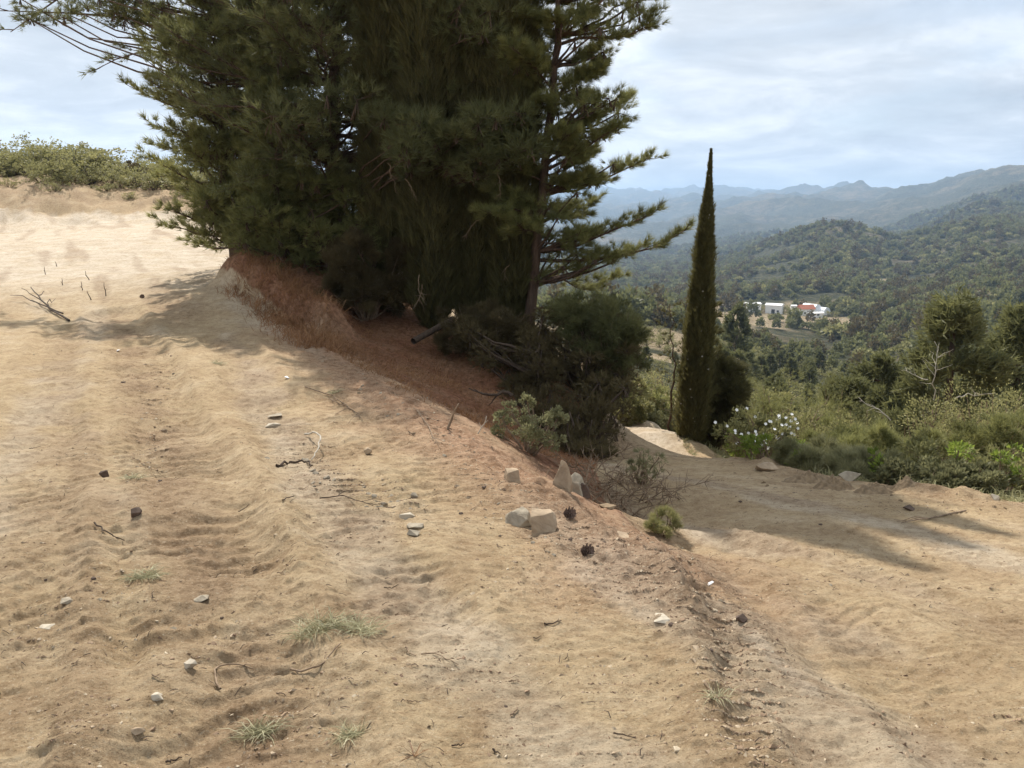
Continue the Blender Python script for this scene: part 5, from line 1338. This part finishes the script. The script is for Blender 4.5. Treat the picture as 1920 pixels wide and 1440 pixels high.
def litter():
    n = 2400; x = R3.uniform(-5, 5, n * 3); y = R3.uniform(2, 16, n * 3)
    m = (R3.random(n * 3) < np.clip(3.2 / y, 0, 1)) & (np.abs(x) < y * .66) & (pnoise(x / .9, y / .9, 131) + R3.normal(0, .2, n * 3) > -.05); x, y = x[m][:n], y[m][:n]; n = len(x)
    a = R3.normal(0, 1.1, n); bend = R3.normal(0, .07, n); L = R3.uniform(.008, .04, n); r = R3.uniform(.0008, .0020, n); mb = MB()
    dx, dy = np.cos(a) * L, np.sin(a) * L
    z0 = terrain(x, y) + .003; z1 = terrain(x + dx, y + dy) + .003 + R3.uniform(0, .012, n); zm = (z0 + z1) / 2 + R3.uniform(0, .008, n)
    p0 = np.stack([x, y, z0], -1); p1 = np.stack([x + dx, y + dy, z1], -1); pm = np.stack([x + dx * .5 - dy * bend, y + dy * .5 + dx * bend, zm], -1)
    s = unit(np.stack([-dy, dx, np.zeros(n)], -1)) * r[:, None]; up = np.array([0, 0, 1.]) * r[:, None] * 1.6
    V = np.stack([p0 - s, p0 + s, p0 + up, pm - s, pm + s, pm + up, p1 - s * .5, p1 + s * .5, p1 + up * .5], 1).reshape(-1, 3); i = np.arange(n)[:, None] * 9
    for q in ((0, 3, 5, 2), (1, 2, 5, 4), (3, 6, 8, 5), (4, 5, 8, 7)): mb.add(np.zeros((0, 3)), i + np.array(q) ) if False else mb.q.append(i + np.array(q)[None])
    mb.v.append(V.astype(np.float32)); mb.tint.append(np.full(len(V), .5, np.float32)); mb.n += len(V)
    tag(mb.build('plant_litter', M['darktwig']), 'scattered bits of root, needle and dry stem on the dirt', 'litter', kind='stuff')
litter()

def pine_cone(label, u, v, px):
    g = ground(u, v); s = px / F * math.hypot(g.y, CAM_Z)
    root = thing('pine_cone', label, 'pine cone', g + Vector((0, 0, s * .35)), 'pine cones', rz=.5)
    b_ = MB()
    for i in range(46):
        t = i / 46; a = i * 2.4; r = s * .5 * math.sin(math.pi * (.12 + .8 * t)); z = (t - .5) * s
        d = np.array([math.cos(a), math.sin(a), .5 - t * .2]); d = d / np.linalg.norm(d); c = np.array([0, 0, z]); w = np.cross(d, [0, 0, 1.]) * s * .10
        e = c + d * r * 1.05; up = np.array([0, 0, s * .04])
        b_.add(np.array([c - w * .4, e - w, e + d * s * .06 + up, e + w, c + w * .4, e - up * 1.2]), [[0, 1, 5, 0], [1, 2, 3, 5]][1:]); b_.add(np.array([c - w * .4, e - w, e + w, c + w * .4]), [[0, 1, 2, 3]])
    core = MB(); core.tube(np.array([[0, 0, -.45 * s], [0, 0, 0], [0, 0, .45 * s]]), [s * .12, s * .22, s * .06], 7)
    core.build('core', M['cone'], root); tag(b_.build('scales', M['cone'], root, smooth=False), kind='stuff')
    root.rotation_euler = (1.2, .3, .6)
pine_cone('open pine cone beside the rock pair, among dry needles', 1066, 978, 24)
pine_cone('dark pine cone alone below the rocks', 1099, 1042, 26)
pine_cone('dark pine cone lying at the rear of the upper road', 768, 462 + 400, 1) if False else None

def stick(label, pix, r, rng, mat='twig', lift=.01, forks=0, name='stick', cat='stick', group=None, zoff=None):
    pts = [ground(u, v) for u, v in pix]
    if zoff: pts = [p + Vector((0, 0, z)) for p, z in zip(pts, zoff)]
    base = pts[0]; c = dens_path(np.array([p[:] for p in pts]), max(6, 3 * len(pts))) - np.array(base[:]); c[:, 2] += lift
    c[1:-1] += rng.normal(size=(len(c) - 2, 3)) * r * .6
    root = thing(name, label, cat, tuple(base), group)
    b_ = MB(); b_.tube(c, np.linspace(r, r * .45, len(c)), 5); b_.build('stem', M[mat], root)
    L = np.linalg.norm(c[-1] - c[0])
    for i in range(forks):
        q = rng.integers(1, len(c) - 1); d = unit(unit(c[q] - c[q - 1]) + rdir(1, rng)[0] * np.array([.8, .8, .3])); d[2] = abs(d[2]) * .5
        f_ = MB(); f_.tube(curve(c[q], c[q] + d * L * rng.uniform(.15, .35), 0, 5, rng, .1), np.linspace(r * .5, r * .2, 5), 4); f_.build('twig', M[mat], root)
    return root
R4 = np.random.default_rng(404)
stick('dark forked branch lying crosswise at the far left, pointing up', [(130, 603), (95, 585), (60, 558)], .018, R4, 'darktwig', .02, 3, zoff=(0, .02, .16))
stick('thin dark stick crossing the forked branch at far left', [(118, 590), (88, 583), (44, 565)], .014, R4, 'darktwig', .03, 1, zoff=(0, .03, .06))
def upright(label, u0, v0, u1, v1, r, mat='twig', name='stick', cat='stick', forks=2, group=None):
    g = ground(u0, v0); e = P(u1, v1, g.y)
    root = thing(name, label, cat, tuple(g), group)
    c = curve(np.array([0, 0, -.03]), e - np.array(g[:]), 0, 7, R4, .08)
    b_ = MB(); b_.tube(c, np.linspace(r, r * .4, 7), 5); b_.build('stem', M[mat], root)
    for i in range(forks):
        q = 3 + i; d = unit(unit(c[q] - c[q - 1]) + np.array([R4.normal(0, .6), R4.normal(0, .3), .2]))
        f_ = MB(); f_.tube(curve(c[q], c[q] + d * np.linalg.norm(c[-1]) * .25, 0, 4, R4, .05), np.linspace(r * .5, r * .2, 4), 4); f_.build('twig', M[mat], root)
upright('pale tipped stick standing upright on the bank crest', 838, 806, 860, 757, .013, 'twig')
upright('thin grey twig standing left of the small crest bush', 893, 812, 912, 780, .006, 'palewood')
for i, (a, b_, c, d) in enumerate(((168, 525, 160, 508), (172, 562, 163, 545), (198, 555, 195, 530), (154, 545, 152, 528), (118, 535, 116, 522), (107, 500, 103, 490), (85, 515, 83, 500))):
    upright('short dry sprout standing on the upper road behind the forked branch', a, b_, c, d, .010, 'darktwig', name='dry_sprout', cat='sprout', forks=1, group='dry sprouts on the upper road')
stick('curved bleached root arching on the upper road', [(572, 818), (592, 828), (603, 842), (598, 856), (584, 866)], .008, R4, 'palewood', .02, 0, zoff=(0, .05, .07, .05, 0))
stick('dark root lying across the end of the arched bleached root', [(518, 872), (545, 866), (575, 866), (586, 872)], .010, R4, 'darktwig', .012, 4)
stick('long thin reddish twig on the bank shoulder', [(572, 733), (620, 742), (660, 765), (678, 784)], .006, R4, 'twig', .012, 3)
stick('second reddish twig below the long thin one', [(618, 748), (650, 762), (672, 775), (680, 790)], .005, R4, 'twig', .012, 2)
stick('twig leaning in the stones below the standing stick', [(782, 775), (800, 800), (815, 830), (824, 838)], .006, R4, 'twig', .02, 2)
stick('curved root loop in the foreground below the grass tuft', [(545, 1240), (560, 1255), (600, 1258), (640, 1228)], .005, R4, 'twig', .01, 3)
stick('bent root left of the foreground loop', [(412, 1278), (400, 1255), (405, 1235), (440, 1230), (475, 1238)], .005, R4, 'twig', .01, 3)
stick('thin root right of the foreground loop', [(790, 1238), (815, 1240), (860, 1262)], .003, R4, 'twig', .008, 2)
stick('short stick on the lower right of the loose soil line', [(1320, 1310), (1365, 1348)], .006, R4, 'twig', .012, 2)
stick('thin broken twig low in the centre foreground', [(1150, 1378), (1192, 1388)], .003, R4, 'darktwig', .008, 3)
stick('twig with side shoots left of the dark angular stone', [(178, 990), (200, 998), (232, 1002)], .005, R4, 'darktwig', .012, 3)
stick('dark twig bits beside the stones of the rubble patch', [(600, 935), (640, 925), (700, 950)], .004, R4, 'darktwig', .01, 3)
stick('thin straight twig lying left of the rubble patch', [(530, 955), (552, 938)], .004, R4, 'darktwig', .01, 1)
stick('thin twig on the right side of the lower road', [(1810, 1090 - 130), (1745, 975), (1690, 985)], .008, R4, 'twig', .012, 3)
for i in range(34):
    u, v = R4.uniform(20, 1150), R4.uniform(780, 1420); a = R4.normal(0, .5); L = R4.uniform(14, 34)
    if u > 950 and v < 950: continue
    stick('small dry twig lying on the dirt', [(u, v), (u + L * math.cos(a) * .5, v + L * math.sin(a) * .3 + 2), (u + L * math.cos(a), v + L * math.sin(a) * .6)], R4.uniform(.0018, .0038), R4, ('twig', 'darktwig')[i % 2], .006, 1, name='twig', cat='twig', group='small twigs on the dirt')
# lying board/log and snag on the shaded slope
g0, g1 = P(775, 640, 12.4), P(850, 598, 13.2)
lg = MB(); cpt = dens_path(np.array([g0, (g0 + g1) / 2, g1]), 8) - g0; lg.tube(cpt, [.05] * 8, 8)
o = lg.build('log', M['darktwig']); o.location = g0; tag(o, 'fallen log lying on the shaded slope under the cypresses', 'log')
bare_branch('dark snag pointing left out of the big dark bush', 960, 742, 880, 728, 9.4, .025, 4, R4, 'darktwig')

# heap of dry branches at the end of the bank
def brush_pile():
    c = P(1165, 955, 6.3); c[2] = H(c[0], c[1])
    root = thing('brush_pile', 'tangled heap of dry thorny branches where the bank meets the lower road', 'brush pile', tuple(c))
    for i in range(44):
        a = R4.random() * 6.28; s = np.array([R4.normal(0, .20), R4.normal(0, .32), 0]); s[2] = H(c[0] + s[0], c[1] + s[1]) - c[2]
        L = R4.uniform(.2, .55); d = unit(np.array([math.cos(a), math.sin(a) * .8, R4.uniform(.05, .9)]))
        b_ = MB(); cv = curve(s, s + d * L, .05, 7, R4, .12); b_.tube(cv, np.linspace(.006, .002, 7), 4)
        for j in range(16):
            q = R4.integers(1, 7); dd = unit(d + rdir(1, R4)[0] * 1.1); b_.tube(curve(cv[q], cv[q] + dd * L * R4.uniform(.1, .35), 0, 4, R4, .1), np.linspace(.0035, .0012, 4), 3, cap=False)
        b_.build('branch', M['twig'], root)
brush_pile()
c = P(1245, 1000, 5.2); c[2] = H(c[0], c[1])
make_shrub('plant', 'small green wiry plant right of the brush pile', c, .30, .16, R4, mat='bush', n=700, clumps=9, leaf=.018, needle=True, cat='plant')
c = P(1205, 900, 7.0); c[2] = H(c[0], c[1])
make_shrub('plant', 'wiry olive plant standing behind the brush pile', c, .42, .38, R4, mat='grass', n=500, clumps=12, leaf=.018, needle=True, cat='plant', sparse=True)

def tuft(label, u, v, wpx, hgt, n, mat='straw', group=None, lay=1.5):
    n = int(n * .8); hgt *= 1.2
    g = ground(u, v); w = wpx / F * math.hypot(g.y, CAM_Z); mb = MB(); rng = R4
    a = rng.random(n) * 6.28; pos = np.stack([np.cos(a), np.sin(a), np.zeros(n)], -1) * (rng.random((n, 1)) ** .7) * w * np.array([.38, .2, 0])
    for i in range(n): pos[i, 2] = 0
    pos[:, 2] = terrain(pos[:, 0] + g.x, pos[:, 1] + g.y) - g.z
    d = unit(rdir(n, rng) * np.array([lay, lay, .3]) + np.array([0, 0, .55]))
    L = hgt * rng.uniform(.5, 1.3, (n, 1)); wd = unit(np.cross(d, rdir(n, rng))) * .0014
    mid = pos + d * L * .6; tip = mid + unit(d * np.array([1, 1, .0]) + np.array([0, 0, -.1])) * L * .5
    V = np.stack([pos - wd, pos + wd, mid + wd * .8, mid - wd * .8, tip], 1).reshape(-1, 3); i = np.arange(n)[:, None] * 5
    mb.add(V, i + np.array([[0, 1, 2, 3]])[0][None], np.repeat(rng.random(n), 5)); mb.t.append(i + np.array([3, 2, 4])[None])
    o = mb.build('grass_tuft', M[mat]); o.location = g; tag(o, label, 'grass tuft', group)
tuft('wispy flattened grass tuft in the centre foreground, left half', 600, 1192, 110, .10, 260)
tuft('wispy flattened grass tuft in the centre foreground, right half', 672, 1196, 90, .08, 170)
tuft('grass tuft in the lower left foreground', 485, 1352, 70, .07, 170)
tuft('dry grass tuft beside the lower left one', 655, 1372, 60, .06, 110)
tuft('grass tuft by the left rut in the mid foreground', 270, 1085, 70, .08, 170)
tuft('small green tuft just left of the left rut', 250, 903, 50, .06, 90)
tuft('small green tuft on the bank shoulder', 625, 738, 30, .08, 90)
tuft('small green tuft in the middle of the upper road', 410, 683, 40, .08, 90)
tuft('green straw tuft at the bottom of the loose soil line', 1345, 1330, 50, .06, 60)
tuft('orange tipped stalks at the bottom edge', 775, 1432, 14, .06, 14, 'drygrass')

def grass_field(name, label, cat, cond, n, hgt, mat, seed, wdt=.004):
    rng = np.random.default_rng(seed); xs, ys = [], []
    (x0, x1, y0, y1), test = cond
    x = rng.uniform(x0, x1, n * 3); y = rng.uniform(y0, y1, n * 3); m = test(x, y, rng); x, y = x[m][:n], y[m][:n]
    z = terrain(x, y); k_ = len(x); pos = np.stack([x, y, z - .01], -1)
    d = unit(rdir(k_, rng) * .75 + np.array([0.25, -.2, .85])); cl = .5 + .5 * pnoise(x * 2.5, y * 2.5, 77)
    L = hgt * (rng.uniform(.4, 1.3, k_) * (.4 + cl))[:, None]; wd = unit(np.cross(d, rdir(k_, rng))) * wdt
    mid = pos + d * L * .6; tip = mid + unit(d + np.array([0.1, -.1, -.9])) * L * .5
    V = np.stack([pos - wd, pos + wd, mid + wd * .7, mid - wd * .7, tip], 1).reshape(-1, 3); i = np.arange(k_)[:, None] * 5
    mb = MB(); mb.add(V, i + np.array([0, 1, 2, 3])[None], np.repeat(np.clip(cl * .6 + rng.random(k_) * .4, 0, 1), 5)); mb.t.append(i + np.array([3, 2, 4])[None])
    tag(mb.build(name, M[mat]), label, cat, kind='stuff')
def dry_ok(x, y, rng):
    a = ~inpoly(x, y, UPPER) & ~inpoly(x, y, ROADS); cl = pnoise(x * .9, y * .9, 88) + .35 * pnoise(x * 3, y * 3, 89)
    near = poly_st(x, y, RED)[2]
    return a & (cl + rng.normal(0, .15, x.shape) + sstep(near, 0.3, 1.5) * .5 - sstep(y, 0, 1) * .15 > -0.08)
grass_field('dry_grass', 'matted reddish dry grass on the shaded bank below the trees', 'grass', ((-6.5, 1.8, 7.5, 19.5), dry_ok), 36000, .12, 'drygrass', 1, .0035)
SPUR = [P(*p)[:2] for p in ((480, 560, 13.9), (520, 590, 13.2), (560, 620, 12.2), (610, 655, 10.8))]
grass_field('dry_grass', 'thick dry grass hanging over the edge of the dug spur', 'grass', ((-6, -2, 9, 18), lambda x, y, r: poly_st(x, y, SPUR)[2] + r.normal(0, .12, x.shape) < .38), 16000, .24, 'drygrass', 2, .004)
grass_field('verge_grass', 'green and straw coloured grass along the right verge of the lower road', 'grass', ((1.5, 8.5, 4.5, 15), lambda x, y, r: (~inpoly(x, y, ROADS)) & (poly_st(x, y, RIGHTEDGE)[2] > .18) & (poly_st(x, y, RIGHTEDGE)[2] < 1.9) & (pnoise(x * 1.5, y * 1.5, 92) > -.25)), 26000, .15, 'grass', 3, .005)

# ------------------------------------------------------------------ the air
hz = MB(); box(hz, -12500, 12500, -12500, 12500, ZMIN - 1.5, ZMAX + 30)
m, t = new_mat('haze_air'); kk = NT(t)
pv = kk.n('ShaderNodeVolumePrincipled'); pv.inputs['Color'].default_value = (0.50, 0.71, 1.0, 1); pv.inputs['Density'].default_value = 1.75e-4; pv.inputs['Anisotropy'].default_value = 0.2
o_ = kk.n('ShaderNodeOutputMaterial'); kk.l(pv.outputs[0], o_.inputs['Volume'])
o = hz.build('haze', m, smooth=False); o['kind'] = 'stuff'; o['label'] = 'pale blue haze filling the air over the valley'; o['category'] = 'haze'
